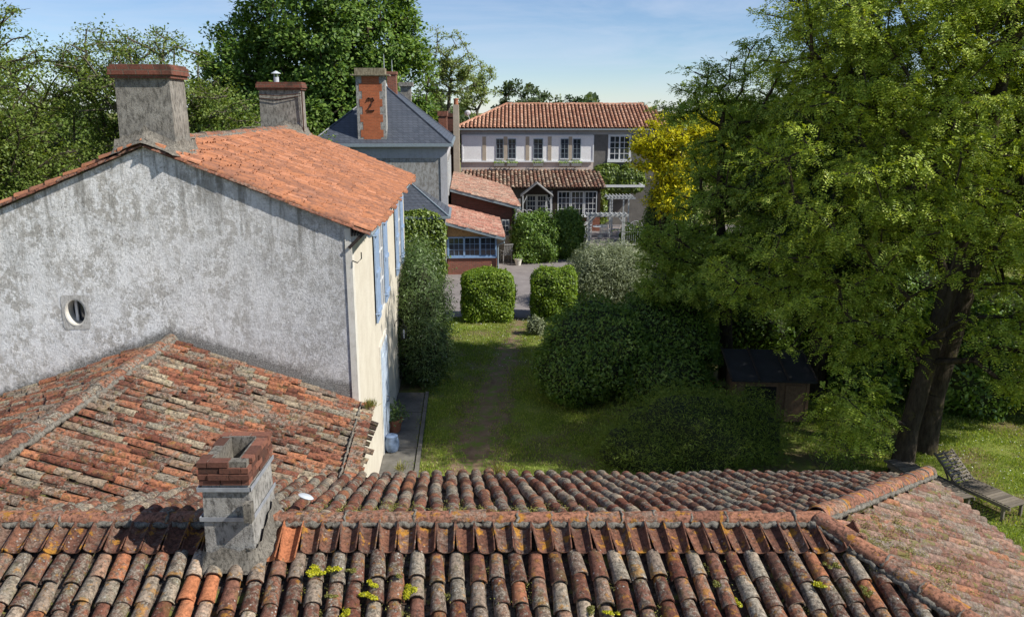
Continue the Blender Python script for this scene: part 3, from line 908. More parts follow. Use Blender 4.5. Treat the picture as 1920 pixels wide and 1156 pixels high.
quad([(x0, 0), (x1, 0), (x1, z0), (x0, z0)])
quad([(x0, z1), (x1, z1), (x1, gz(x1)), (x0, gz(x0))])
quad([(x1, 0), (-half, 0), (-half, gz(-half)), (x1, gz(x1))])
quad([(-half, 0), (0, 0), (0, gz(0)), (-half, gz(-half))])
gw = b.build('gable_wall', M['gable'], H)
# reveal of the oval window
b = MB()
vs = [(x, -.004, z) for x, z in ov] + [(x, .28, z) for x, z in ov]
b.add(vs, [(k, NS + k, NS + (k+1) % NS, (k+1) % NS) for k in range(NS)])
# ring frame
ov2 = [(OC[0] + (ra + .028) * math.cos(2*PI*k/NS), OC[1] + (rb + .028) * math.sin(2*PI*k/NS)) for k in range(NS)]
vs = [(x, -.004, z) for x, z in ov] + [(x, -.012, z) for x, z in ov2]
b.add(vs, [(k, (k+1) % NS, NS + (k+1) % NS, NS + k) for k in range(NS)])
ow = b.build('oval_window', M['stone_white'], H)
b = MB(); b.add([(x, .27, z) for x, z in ov], [tuple(range(NS))]); b.build('pane', M['glass'], ow)
b = MB(); b.box(OC[0] - .10, OC[0] - .055, .20, .24, OC[1] - rb * .9, OC[1] + rb * .9); b.build('glazing_bar', M['white_paint'], ow)
b = MB()
sqo = [(OC[0] + .29 * (1 if i in (0, 3) else -1), OC[1] + .36 * (1 if i < 2 else -1)) for i in range(4)]
for k in range(NS):
    pass
vs = [(x, -.006, z) for x, z in ov2]
sqs = []
for k in range(NS):
    an_ = 2*PI*k/NS; c_, s_ = math.cos(an_), math.sin(an_)
    m_ = max(abs(c_) / .25, abs(s_) / .33)
    sqs.append((OC[0] + c_ / m_, -.006, OC[1] + s_ / m_))
b.add(vs + sqs, [(k, (k+1) % NS, NS + (k+1) % NS, NS + k) for k in range(NS)])
b.build('stone_surround', plaster('worn_stone', (.50, .48, .44), (.66, .64, .60), .6, 3, .5, (.2, .18, .15), .52), ow)
# other walls
b = MB()
b.add([(0, 0, 0), (0, HL, 0), (0, HL, HE), (0, 0, HE)], [(0, 1, 2, 3)])
b.add([(0, HL, 0), (-HW, HL, 0), (-HW, HL, HE), (-half, HL, HRZ - .03), (0, HL, HE)], [(0, 1, 2, 3, 4)])
b.add([(-HW, HL, 0), (-HW, 0, 0), (-HW, 0, HE), (-HW, HL, HE)], [(0, 1, 2, 3)])
b.build('front_wall', M['cream'], H)
# stone quoin strip at corner and cornice below the eave
b = MB()
b.box(.0, .022, -.02, .26, 0, HE - .02); b.box(-.10, 0, -.02, -.001, 0, HE - .06)
b.build('corner_band', M['stone_white'], H)
b = MB()
b.box(.0, .10, .0, HL, HE - .36, HE - .26); b.box(.0, .18, .0, HL, HE - .259, HE - .18); b.box(.0, .25, -.0, HL, HE - .179, HE - .15)
b.build('cornice', M['stone_white'], H)
# roof
slp = (HRZ - HE) / half
OV = .34
b = MB()
b.poly([(-half, -.045, HRZ), (OV, -.045, HRZ - slp * (half + OV)), (OV, HL + .1, HRZ - slp * (half + OV)), (-half, HL + .1, HRZ)], (0, 0, -.04))
b.poly([(-half, -.045, HRZ - .001), (-half, HL + .1, HRZ - .001), (-HW - OV, HL + .1, HRZ - slp * (half + OV)), (-HW - OV, -.045, HRZ - slp * (half + OV))], (0, 0, -.04))
roof = b.build('roof', M['tile_under'], H)
caps = MB()
ayl = Vector((0, 1, 0))
dnm = Vector((1, 0, -slp)); dlm = dnm.length; dnm.normalize()
nm_ = dnm.cross(ayl).normalized(); nm_ = nm_ if nm_.z > 0 else -nm_
chd = MB()
slope_tiles(caps, chd, Vector((-half, .03, HRZ - .02)), ayl, dnm, nm_, int(13.3 / .165), .165, (half + OV) * dlm, lambda p: True, rnd, expo=.33, rc=(.066, .080), seg=6, chan=False, jit=.25, wv=.7)
dnn = Vector((-1, 0, -slp)).normalized(); nn_ = ayl.cross(dnn).normalized(); nn_ = nn_ if nn_.z > 0 else -nn_
slope_tiles(caps, chd, Vector((-half, .03, HRZ - .02)), ayl, dnn, nn_, 6, .165, (half + OV) * dlm, lambda p: True, rnd, expo=.36, rc=(.060, .078), seg=6, chan=False, jit=.8)
caps.build('roof_tiles', M['tile_orange'], roof, smooth=50)
rt = MB(); mo = MB()
ridge_run(rt, mo, (-half, 1.4, HRZ + .03), (-half, HL - .1, HRZ + .03), rnd, L=.40, r=.11, mr=.05)
rt.build('ridge_tiles', tile_mat('house_ridge_tile', [(0, (.24, .11, .07)), (1, (.40, .17, .10))], lichen=.5, orange=.2, black=.4, spots=0), roof, smooth=50)
mo.build('ridge_mortar', M['mortar'], roof, smooth=80)
# verge: tiles along both gable edges, on top of the wall
vg = MB()
for (sx, n_) in ((1, 11), (-1, 12)):
    s = 0.0
    tot = (half + OV) * math.sqrt(1 + slp * slp)
    while s < tot:
        e = min(.40 * rnd.uniform(.92, 1.06), tot - s + .01)
        dd = Vector((sx, 0, -slp)).normalized()
        aa = Vector((0, 1, 0)); nn2 = dd.cross(aa); nn2 = nn2 if nn2.z > 0 else -nn2
        p = Vector((-half, -.035, HRZ - .03)) + dd * s + nn2 * rnd.uniform(-.005, .012)
        vg.tile(p, dd, aa, nn2, e + .03, .062, .074, .014, 1, 7, .7, lift=.014)
        s += e
vg.build('verge_tiles', tile_mat('verge_tile', [(0, (.20, .085, .055)), (1, (.36, .15, .09))], lichen=.3, orange=.1, black=.4, spots=0), roof, smooth=50)
b = MB()
zE = HRZ - slp * (half + OV) - .04
b.tube([(OV + .03, -.1, zE), (OV + .03, HL + .1, zE)], .05, 8)
b.build('gutter', M['zinc'], roof)
# exposed verge bracket under the front corner
b = MB()
for k in range(5):
    b.box(.02 + k * .055, .05 + k * .055, -.06, .10, HE - .20 + k * .005, HE - .05)
b.bar((-.02, -.045, HE - .42), (.30, -.045, HE - .10), .05, .06)
b.build('corner_bracket', M['wood_dark'], H)
b = MB()
b.tube([(.03, -.02, 5.75), (.12, -.06, 5.72), (.20, -.06, 5.80), (.20, -.06, 5.92)], .012, 6)
b.build('iron_hook', M['iron'], H)

# shutters, windows, door on the front (local x = 0 plane, facing +x)
def shutter(y0, y1, z0, z1, parent, mat, ang=0):
    b = MB()
    b.box(.035, .070, y0, y1, z0, z1)
    n = int((y1 - y0) / .12)
    for k in range(1, n):
        yk = y0 + (y1 - y0) * k / n
        b.box(.070, .074, yk - .006, yk + .006, z0 + .02, z1 - .02)
    for zz in (z0 + .22, (z0 + z1) / 2, z1 - .22):
        b.box(.074, .100, y0 + .03, y1 - .03, zz - .05, zz + .05)
    for zz in (z0 + .22, z1 - .22):
        b.tube([(.02, y0 + .01, zz), (.12, y0 + .01, zz)], .02, 6)
    return b.build('shutter', mat, parent)
def house_window(ya, yb, z0, z1):
    b = MB()
    b.box(.0, .03, ya - .10, yb + .10, z0 - .12, z0 - .0)
    b.box(.0, .02, ya - .12, ya - .0, z0, z1 + .12); b.box(.0, .02, yb, yb + .12, z0, z1 + .12); b.box(.0, .02, ya, yb, z1, z1 + .12)
    f = b.build('window', M['stone_white'], H)
    b = MB(); b.box(.002, .010, ya, yb, z0, z1); b.build('pane', M['glass'], f)
    b = MB()
    ym = (ya + yb) / 2
    b.box(.010, .03, ya, ya + .05, z0, z1); b.box(.010, .03, yb - .05, yb, z0, z1); b.box(.010, .034, ym - .04, ym + .04, z0, z1)
    for k in range(4):
        zk = z0 + (z1 - z0) * k / 3
        b.box(.010, .026, ya + .05, ym - .04, zk - .02, zk + .02); b.box(.010, .026, ym + .04, yb - .05, zk - .02, zk + .02)
    b.build('frame', M['white_paint'], f)
house_window(4.35, 5.45, 3.62, 5.85)
shutter(3.45, 4.25, 3.62, 5.92, H, M['blue_paint']); shutter(5.55, 6.4, 3.62, 5.92, H, M['blue_paint'])
house_window(10.0, 11.05, 3.62, 5.85)
shutter(9.1, 9.9, 3.62, 5.92, H, M['blue_paint']); shutter(11.15, 12.0, 3.62, 5.92, H, M['blue_paint'])
# ground floor: tall blue shutters / door
b = MB(); b.box(.0, .04, 4.1, 5.6, 0.05, 2.75); dr = b.build('door', M['door_blue'], H)
b = MB()
for yk in (4.25, 5.0):
    for (za, zb) in ((.25, 1.1), (1.25, 2.55)):
        b.box(.040, .058, yk, yk + .55, za, zb)
b.build('panel', M['door_blue'], dr)
b = MB(); b.tube([(.04, 4.9, 1.15), (.10, 4.9, 1.15), (.10, 4.9, 1.30), (.04, 4.9, 1.30)], .012, 6); b.build('handle', M['iron'], dr)
b = MB(); b.box(0, .025, 3.95, 4.09, .05, 2.90); b.box(0, .025, 5.61, 5.75, .05, 2.90); b.box(0, .028, 4.09, 5.61, 2.76, 2.92)
b.build('door_surround', M['stone_white'], H)
for yy in (4.2, 5.75, 8.3):
    pass
# lantern on the wall
lt = empty('wall_lantern', (-3.03 - 8.1 * .0559, 15.1 + 8.1 * .998, 2.05), HR, 'black iron lantern on a curled bracket on the cream house front', 'lantern')
b = MB(); b.tube([(0, 0, .25), (.06, 0, .42), (.18, 0, .50), (.27, 0, .44), (.28, 0, .34)], .012, 6); b.build('bracket', M['iron'], lt)
b = MB()
for (sx, sy) in ((-1,-1),(1,-1),(1,1),(-1,1)):
    b.bar((.28 + sx*.09, sy*.09, .22), (.28 + sx*.065, sy*.065, -.12), .014, .014)
    b.bar((.28 + sx*.09, sy*.09, .22), (.28, 0, .34), .012, .012)
for z, r_ in ((.22, .09), (.05, .078), (-.12, .065)):
    for (p, q) in (((-1,-1),(1,-1)),((1,-1),(1,1)),((1,1),(-1,1)),((-1,1),(-1,-1))):
        b.bar((.28 + p[0]*r_, p[1]*r_, z), (.28 + q[0]*r_, q[1]*r_, z), .012, .012)
b.build('cage', M['iron'], lt)
b = MB(); b.lathe([(.02, -.10), (.03, .0), (.03, .12), (.015, .16)], (.28, 0, 0), 10); b.build('lamp_glass', M['curtain'], lt)

# chimney stacks on the main house
def big_chimney(y0, depth, xc, wtop, wbot, ztop, capmat):
    b = MB()
    zb = HRZ - .6
    b.frustum(xc - wbot/2, xc + wbot/2, y0, y0 + depth, zb, xc - wtop/2, xc + wtop/2, y0 + .03, y0 + depth - .03, ztop - .22)
    c = b.build('chimney', M['chim_render'], H)
    b = MB()
    w2 = wtop / 2
    def ring(o, za, zc):
        b.box(xc - w2 - o, xc + w2 + o, y0 - o + .02, y0 + depth + o - .02, za, zc)
    ring(.05, ztop - .24, ztop - .18); ring(.085, ztop - .18, ztop - .145); ring(.075, ztop - .144, ztop - .045); ring(.045, ztop - .044, ztop)
    b.build('cap', capmat, c)
    return c
capm = brick_mat('lichened_cap_brick', (.22, .085, .058), (.165, .068, .048), (.16, .12, .09), bh=.10, dirt=.8)
c1 = big_chimney(.20, .86, -half, .96, 1.0, 9.30, capm)
fl = MB()
skirt(fl, -half - .56, -half + .56, .15, 1.10, lambda x, y: HRZ - slp * abs(x + half) + .05, .20, .24, r4, n=52)
fl.build('mortar_flashing', M['mortar'], c1, smooth=80)
# mortar mound in front of the chimney over the gable apex
mm = MB(); r5 = random.Random(9); rows, cols = 8, 22; vs = []; fs = []
for i in range(cols):
    for j in range(rows):
        x = -half + (i / (cols - 1) - .5) * 1.6; y = -.02 + .45 * j / (rows - 1)
        h = .22 * math.exp(-((x + half) / .45) ** 2) * (.35 + .65 * j / (rows - 1))
        vs.append((x + r5.uniform(-.01, .01), y, HRZ - slp * abs(x + half) + .04 + h + r5.uniform(-.02, .02)))
for i in range(cols - 1):
    for j in range(rows - 1):
        fs.append((i*rows+j, (i+1)*rows+j, (i+1)*rows+j+1, i*rows+j+1))
mm.add(vs, fs); mm.build('mortar_mound', M['mortar'], c1, smooth=80)
c2 = big_chimney(12.05, .75, -half - .15, 1.30, 1.34, 9.38, capm)
fl = MB()
skirt(fl, -half - .84, -half + .54, 12.0, 12.85, lambda x, y: HRZ - slp * abs(x + half) + .03, .2, .25, r4, n=40)
fl.build('mortar_flashing', M['mortar'], c2, smooth=80)
b = MB()
b.tube([(-half - .82, 12.03, 9.0), (-half - .2, 12.01, 8.95), (-half + .52, 12.03, 9.02)], .012, 5)
b.tube([(-half - .82, 12.03, 8.88), (-half - .2, 12.01, 8.84), (-half + .52, 12.03, 8.95)], .012, 5)
b.tube([(-half + .56, 12.0, 7.6), (-half + .56, 12.0, 9.1)], .02, 6)
b.build('tie_wire', M['rust'], c2)
b = MB()
b.lathe([(.085, 0), (.085, .17)], (-half - .3, 12.4, 9.37), 12)
for k in range(4):
    an_ = PI / 4 + k * PI / 2
    b.tube([(-half - .3 + .075 * math.cos(an_), 12.4 + .075 * math.sin(an_), 9.5), (-half - .3 + .075 * math.cos(an_), 12.4 + .075 * math.sin(an_), 9.66)], .008, 5)
b.lathe([(.16, .28), (.14, .30), (.01, .37)], (-half - .3, 12.4, 9.37), 14)
b.build('cowl', M['zinc_pale'], c2)

# ================================================================== SLATE HOUSE
S = empty('slate_roofed_house', (-3.5, 44, 0), HR, 'tall grey house with hipped slate roof and brick inset chimney', 'house')
SW, SD, SE, SRZ = 6.9, 12.0, 6.78, 9.85
b = MB(); b.poly([(-SW, 0, 0), (0, 0, 0), (0, SD, 0), (-SW, SD, 0)], (0, 0, SE - .02)); b.build('wall', M['grey_wall'], S)
b = MB()
b.box(-SW - .02, .03, -.03, -.004, SE - .75, SE - .1); b.box(.004, .03, -.004, SD, SE - .75, SE - .1)
b.build('frieze', M['grey_smooth'], S)
b = MB(); b.box(-.32, .045, -.045, -.031, 0, SE - .1); b.box(.031, .045, -.031, .32, 0, SE - .1); b.build('corner_band', M['grey_smooth'], S)
for z0, z1 in ((3.9, 5.7), (.6, 2.8)):
    for yk in (1.4, 4.4, 7.4):
        for q in (0, 1.5):
            b = MB(); b.box(.03, .075, yk + q, yk + q + .55, z0, z1); b.build('shutter', M['white_old'], S)
o_ = .28
A = (-SW / 2, SW / 2, SRZ); B_ = (-SW / 2, SD - SW / 2, SRZ)
c00 = (-SW - o_, -o_, SE); c10 = (o_, -o_, SE); c11 = (o_, SD + o_, SE); c01 = (-SW - o_, SD + o_, SE)
b = MB()
b.add([c00, c10, A], [(0, 1, 2)]); b.add([c10, c11, B_, A], [(0, 1, 2, 3)]); b.add([c11, c01, B_], [(0, 1, 2)]); b.add([c01, c00, A, B_], [(0, 1, 2, 3)])
b.add([c00, c01, c11, c10], [(0, 1, 2, 3)])
rf = b.build('roof', M['slate'], S)
b = MB()
for p, q in ((c00, A), (c10, A), (c11, B_), (c01, B_), (A, B_)):
    b.tube([Vector(p) + Vector((0, 0, .01)), Vector(q) + Vector((0, 0, .01))], .05, 6)
b.build('hip_flashing', M['slate'], rf)
b = MB()
for p, q in ((c00, c10), (c10, c11)):
    b.bar(Vector(p) + Vector((0, 0, -.06)), Vector(q) + Vector((0, 0, -.06)), .14, .16)
b.build('gutter', M['zinc'], rf)
for (x, y) in ((A[0], A[1]), (B_[0], B_[1])):
    b = MB(); b.lathe([(.16, 0), (.10, .25), (.05, .3), (.09, .4), (.03, .5), (.06, .75), (.02, .9), (.015, 1.7), (.004, 1.8)], (x, y, SRZ - .1), 10)
    b.build('finial', M['zinc_pale'], rf)
# big front chimney: pale stone quoins with brick infill
b = MB()
qx0, qx1, qy0, qy1, qz0, qz1 = -4.62, -3.12, .02, .85, SE - .0, 10.25
b.box(qx0, qx1, qy0, qy1, qz0, qz1)
cq = b.build('chimney', M['chim_pale'], S)
b = MB()
b.box(qx0 + .30, qx1 - .30, qy0 - .012, qy0 - .002, qz0 + .12, qz1 - .03)
nb_ = 0
zz = qz0 + .35
while zz < qz1 - .4:
    b.box(qx0 + .16, qx0 + .30, qy0 - .0125, qy0 - .002, zz, zz + .38); b.box(qx1 - .30, qx1 - .16, qy0 - .0125, qy0 - .002, zz, zz + .38)
    zz += .78
b.build('brick_infill', M['brick_orange'], cq)
b = MB()
b.box(qx0 - .24, qx1 + .24, qy0 - .20, qy1 + .2, qz1, qz1 + .07); b.box(qx0 - .04, qx1 + .02, qy0 - .05, qy1 + .05, qz1 + .071, qz1 + .38)
b.build('cap', plaster('lichened_cap_stone', (.22, .19, .13), (.36, .32, .22), .7, 1.2, .6, (.10, .08, .05), .5), cq)
b = MB()
cxm = (qx0 + qx1) / 2
b.tube([(cxm - .18, qy0 - .04, 9.0), (cxm - .12, qy0 - .04, 9.14), (cxm + .02, qy0 - .04, 9.08), (cxm + .10, qy0 - .04, 9.14), (cxm + .16, qy0 - .04, 9.02), (cxm + .02, qy0 - .04, 8.85), (cxm - .02, qy0 - .04, 8.72), (cxm - .16, qy0 - .04, 8.58), (cxm - .14, qy0 - .04, 8.48), (cxm + .16, qy0 - .04, 8.50)], .038, 6)
b.build('wall_anchor', M['rust'], cq)
b = MB(); b.box(qx0 - .02, qx1 + .06, -.06, qy1 + .1, qz0 - .01, qz0 + .10); b.build('flashing', M['zinc_pale'], cq)
# other chimneys of this house
b = MB(); b.box(-3.42, -2.90, 4.6, 5.4, 8.6, 10.50); b.box(-3.46, -2.86, 4.55, 5.45, 10.501, 10.66); cc = b.build('brick_chimney', M['brick'], S)
b = MB(); b.frustum(-3.1, -2.45, 10.2, 11.0, 7.9, -3.1, -2.45, 10.2, 11.0, 10.0); b.box(-3.2, -2.3, 10.05, 11.15, 10.001, 10.25); b.build('stone_chimney', M['chim_render'], S)
# front lean-to with slate roof, creeper on its wall
b = MB(); b.poly([(-SW, -3.4, 0), (-.05, -3.4, 0), (-.05, -.002, 0), (-SW, -.002, 0)], (0, 0, 3.35)); b.build('extension_wall', M['grey_wall'], S)
b = MB()
f0, f1 = (-SW - .1, -3.7, 3.38), (.14, -3.7, 3.38); t0, t1 = (-SW - .1, -.032, 4.95), (-2.2, -.032, 4.95); bb = (.14, -.032, 3.42)
b.add([f0, f1, t1, t0], [(0, 1, 2, 3)]); b.add([f1, bb, t1], [(0, 1, 2)]); b.add([f0, t0, (-SW - .1, -.032, 3.38)], [(0, 1, 2)])
er = b.build('extension_roof', M['slate'], S)
b = MB(); b.tube([Vector(f1) + Vector((0, 0, .01)), Vector(t1) + Vector((0, 0, .01))], .05, 6); b.bar((f0[0], f0[1] - .02, f0[2] - .05), (f1[0], f1[1] - .02, f1[2] - .05), .12, .12)
b.bar((.18, -3.7, 3.33), (.18, -.05, 3.37), .12, .12)
b.build('gutter', M['zinc'], er)

# ---------------- wing A: upper tiled lean-to, running back along the slate house
def lean_roof(corners, name, mat, parent, pitch=.26, expo=.5, rc=(.10, .125), th=.02):
    """corners: top-front, bottom-front, bottom-back, top-back (local). tiles run from top edge to bottom edge"""
    tf, bf, bb_, tb_ = [Vector(c) for c in corners]
    b = MB(); b.poly([tf, bf, bb_, tb_], (0, 0, -.06)); deck = b.build('roof', M['tile_under'], parent)
    axv = (tb_ - tf); wlen = axv.length; axv.normalize()
    t = MB(); n = int(wlen / pitch)
    for i in range(n + 1):
        f = i / n
        p0 = tf.lerp(tb_, f); p1 = bf.lerp(bb_, f)
        d = (p1 - p0); L = d.length; d.normalize()
        nr = d.cross(axv).normalized(); nr = nr if nr.z > 0 else -nr
        aa = d.cross(nr).normalized()
        s = rnd.uniform(-.2, 0)
        while s < L:
            e = min(expo * rnd.uniform(.85, 1.15), L + .03 - s)
            k = rnd.uniform(.94, 1.06)
            if s + e > 0.05:
                t.tile(p0 + d * max(s, 0) + nr * (.02 + rnd.gauss(0, .006)) + axv * rnd.gauss(0, .008), d, aa, nr, e + .03, rc[0] * k, rc[1] * k, th, 1, 4, .85, lift=.03)
            s += e
    t.build(name, mat, deck, smooth=60)
    return deck
WA = empty('brick_wing', (-3.55, 47.0, 0), HR, 'dark brick wing with mottled pink tile roof and zinc fascia beside the slate house', 'building')
b = MB()
b.add([(0.05, 0, 0), (3.65, 0, 0), (3.65, 0, 2.98), (.05, 0, 3.95)], [(0, 1, 2, 3)])
b.build('brick_wall', M['brick_dark'], WA)
b = MB()
b.add([(3.65, 0, 0), (3.65, 12.5, 0), (3.65, 12.5, 2.98), (3.65, 0, 2.98)], [(0, 1, 2, 3)])
b.add([(3.65, 12.5, 0), (0.05, 12.5, 0), (.05, 12.5, 3.95), (3.65, 12.5, 2.98)], [(0, 1, 2, 3)])
b.box(2.25, 3.655, -.02, -.002, 0, 1.95)
b.build('side_wall', M['beige'], WA)
b = MB(); b.box(3.56, 3.72, -.10, -.021, 0, 3.0); b.build('corner_post', M['wood_dark'], WA)
wd = lean_roof([(.0, -.25, 4.14), (3.95, -.25, 3.10), (3.95, 12.4, 3.10), (.0, 12.4, 4.14)], 'roof_tiles', M['tile_wing'], WA, .27, .45, (.10, .125))
b = MB(); b.bar((-.0, -.30, 4.10), (3.98, -.30, 3.05), .06, .20); b.tube([(4.02, -.3, 3.0), (4.02, 12.4, 3.0)], .06, 6); b.tube([(3.78, -.26, 3.0), (3.76, -.16, 2.7), (3.76, -.16, .0)], .045, 6)
b.build('gutter', M['zinc'], wd)
b = MB(); b.box(2.95, 3.4, -.055, -.022, 1.35, 2.35); fr = b.build('window', M['white_old'], WA)
b = MB()
for i in range(2):
    for j in range(3): b.box(2.99 + i*.20, 3.16 + i*.20, -.062, -.056, 1.40 + j*.31, 1.66 + j*.31)
b.build('pane', M['glass'], fr)
# ---------------- wing B: lower lean-to with blue window
WB = empty('blue_windowed_porch', (-3.42, 42.5, 0), HR, 'low brick porch with blue many-paned window under a pink tile roof', 'building')
xr = 2.62
def zr(x, y): return 2.86 - .275 * x + .07 * y
b = MB()
b.box(0, xr, 0, .12, 0, .95)
b.box(0, .12, .12, 4.4, 0, 2.6)
b.build('brick_wall', brick_mat('red_wall_brick', (.30, .10, .065), (.20, .07, .05), (.20, .17, .14), dirt=.25), WB)
b = MB()
b.add([(xr, 0, 0), (xr, 4.5, 0), (xr, 4.5, 2.2), (xr, 0, 1.98)], [(0, 1, 2, 3)])
b.build('side_wall', M['beige'], WB)
b = MB()
b.add([(0, .03, 2.02), (xr, .03, 2.02), (xr, .03, 2.06), (0, .03, 2.74)], [(0, 1, 2, 3)])
for k in range(13):
    x = .02 + k * .2; b.box(x, x + .015, .015, .029, 2.03, zr(x, 0) - .12)
b.build('board_panel', M['wood_ochre'], WB)
b = MB(); b.box(.0, xr, .05, .10, .96, 2.02); pane = b.build('window', M['glass'], WB)
b = MB()
for x in (0.0, .84, 1.68, 2.52):
    b.box(x, x + .10, .0, .049, .96, 2.02)
b.box(.101, 2.519, .0, .0485, .96, 1.03); b.box(.101, 2.519, .0, .0485, 1.95, 2.02)
for i in range(3):
    for k in range(1, 3): b.box(.10 + i*.84 + k*.245, .12 + i*.84 + k*.245, .02, .048, 1.03, 1.95)
    for k in range(1, 3): b.box(.10 + i*.84, .84 + i*.84, .018, .046, 1.03 + k*.30, 1.05 + k*.30)
b.box(-.03, xr + .02, -.08, .0, .90, .955)
b.build('frame', M['blue_frame'], pane)
wd = lean_roof([(-.05, -.3, zr(0, -.3)), (xr + .35, -.3, zr(xr + .35, -.3)), (xr + .25, 4.48, zr(xr + .25, 4.48)), (-.05, 4.48, zr(0, 4.48))], 'roof_tiles', tile_mat('porch_tile', [(0, (.36, .16, .12)), (.5, (.46, .22, .16)), (1, (.52, .32, .24))], lichen=.25, orange=.05, black=.25, spots=0, drift=.1, scale=.4), WB, .25, .42, (.10, .12))
b = MB(); b.bar((-.05, -.36, zr(0, -.3) - .05), (xr + .38, -.36, zr(xr + .38, -.3) - .05), .07, .17); b.tube([(xr + .40, -.3, 1.98), (xr + .30, 4.4, 2.3)], .05, 6)
b.tube([(xr + .40, -.3, 1.95), (xr + .38, -.3, 1.75), (xr + .08, -.1, 1.62), (xr + .05, -.08, 1.4), (xr + .05, -.08, 0)], .045, 8)
b.build('gutter', M['zinc'], wd)

# ================================================================== BACK HOUSE
BH = empty('long_tiled_house', (0, 62, 0), 0, 'long house at the back with terracotta tile roof, white boarded band and tall small windows', 'house')
X0, X1 = -3.85, 13.0
b = MB(); b.box(X0, X1, 0, 9, 0, 7.15); b.build('wall', M['grey_dark'], BH)
b = MB(); b.box(X0, X1 + .01, -.02, -.002, 6.75, 7.14); b.build('frieze', M['grey_smooth'], BH)
b = MB(); b.box(X0, 6.1, -.06, -.003, 3.9, 4.75); b.build('render_band', M['pinkish'], BH)
b = MB(); b.box(-3.70, 6.05, -.12, -.021, 4.76, 6.74); wp = b.build('white_cladding', M['white_panel'], BH)
b = MB()
b.box(-3.75, 6.12, -.20, -.121, 4.72, 4.84); b.box(-3.75, 6.12, -.16, -.121, 6.62, 6.72); b.box(-3.75, -3.66, -.16, -.121, 4.84, 6.62); b.box(6.03, 6.12, -.16, -.121, 4.84, 6.62)
b.build('cladding_frame', M['white_paint'], wp)
def fx(px): return (px - 960) / 1524 / 1.02 * 62
for (a_, c_) in ((904.5, 911.5), (944.5, 951.5), (985.5, 992.5), (1027, 1034), (1066, 1072.5)):
    b = MB(); b.box(fx(a_), fx(c_), -.15, -.1205, 4.85, 6.6); b.build('pilaster', M['beige'], wp)
for (a_, c_) in ((930.5, 943.5), (953, 967), (1000.5, 1017.5), (1051.5, 1065.5), (1074.5, 1088.5)):
    xa, xb = fx(a_), fx(c_)
    b = MB(); b.box(xa, xb, -.145, -.1203, 5.02, 6.42); f = b.build('window', M['glass'], BH)
    b = MB(); n = 2
    b.box(xa - .02, xa + .03, -.165, -.1455, 5.0, 6.45); b.box(xb - .03, xb + .02, -.165, -.1455, 5.0, 6.45); b.box(xa + .031, xb - .031, -.165, -.1455, 6.40, 6.45)
    xm = (xa + xb) / 2
    b.box(xm - .018, xm + .018, -.158, -.1455, 5.02, 6.40)
    for k in range(1, 4): b.box(xa + .031, xb - .031, -.157, -.1456, 5.02 + k*.35 - .012, 5.02 + k*.35 + .012)
    b.build('frame', M['zinc'], f)
    b = MB(); b.box(xa - .04, xb + .04, -.24, -.121, 4.93, 4.995); b.build('sill', M['white_paint'], f)
# right window with curtains
xa, xb = 7.35, 8.75
b = MB(); b.box(xa, xb, -.03, -.003, 4.95, 6.6); f = b.build('window', M['glass'], BH)
b = MB()
for (a_, c_) in ((xa - .16, xa), (xb, xb + .16)): b.box(a_, c_, -.06, -.002, 4.75, 6.75)
b.box(xa, xb, -.06, -.002, 6.6, 6.75); b.box(xa - .2, xb + .2, -.14, -.002, 4.72, 4.94)
b.box((xa+xb)/2 - .05, (xa+xb)/2 + .05, -.055, -.031, 4.95, 6.6)
for k in range(1, 4):
    b.box(xa, xb, -.048, -.031, 4.95 + k*.41 - .02, 4.95 + k*.41 + .02)
for s_ in (.35, 1.05): b.box(xa + s_ - .02, xa + s_ + .02, -.046, -.031, 4.95, 6.6)
b.build('frame', M['white_paint'], f)
# roof of the back house (hipped at left)
RX0, EZB, RZB = -.45, 7.2, 8.95
e0 = X0 - .45; yb_ = -.45; yr = 4.6; e1 = X1 + .4; ybk = 9.6
b = MB()
b.add([(e0, yb_, EZB), (e1, yb_, EZB), (e1 - 3, yr, RZB), (RX0, yr, RZB)], [(0, 1, 2, 3)])
b.add([(e0, ybk, EZB), (e0, yb_, EZB), (RX0, yr, RZB)], [(0, 1, 2)])
b.add([(e1, ybk, EZB), (e0, ybk, EZB), (RX0, yr, RZB), (e1 - 3, yr, RZB)], [(0, 1, 2, 3)])
b.add([(e1, yb_, EZB), (e1, ybk, EZB), (e1 - 3, yr, RZB)], [(0, 1, 2)])
b.add([(e0, yb_, EZB - .01), (e0, ybk, EZB - .01), (e1, ybk, EZB - .01), (e1, yb_, EZB - .01)], [(0, 1, 2, 3)])
rf = b.build('roof', M['tile_under'], BH)
t = MB(); dd = Vector((0, -(yr - yb_), -(RZB - EZB))); Lr = dd.length; dd.normalize(); nr = Vector((1, 0, 0)).cross(dd); nr = nr if nr.z > 0 else -nr
x = e0 + .1
while x < e1:
    if x < RX0: f = (x - e0) / (RX0 - e0)
    elif x > e1 - 3: f = (e1 - x) / 3
    else: f = 1
    L = Lr * f; s = 0; base = Vector((x, yb_ + (yr - yb_) * f, EZB + (RZB - EZB) * f))
    while s < L:
        e = min(.55 * rnd.uniform(.85, 1.15), L - s + .04)
        t.tile(base + dd * s + nr * .02, dd, Vector((1, 0, 0)), nr, e + .02, .095, .115, .02, 1, 5, .95, lift=.02); s += e
    x += .29
dd = Vector((-(RX0 - e0), 0, -(RZB - EZB))); Lr = dd.length; dd.normalize(); nr = dd.cross(Vector((0, 1, 0))); nr = nr if nr.z > 0 else -nr
y = yb_ + .1
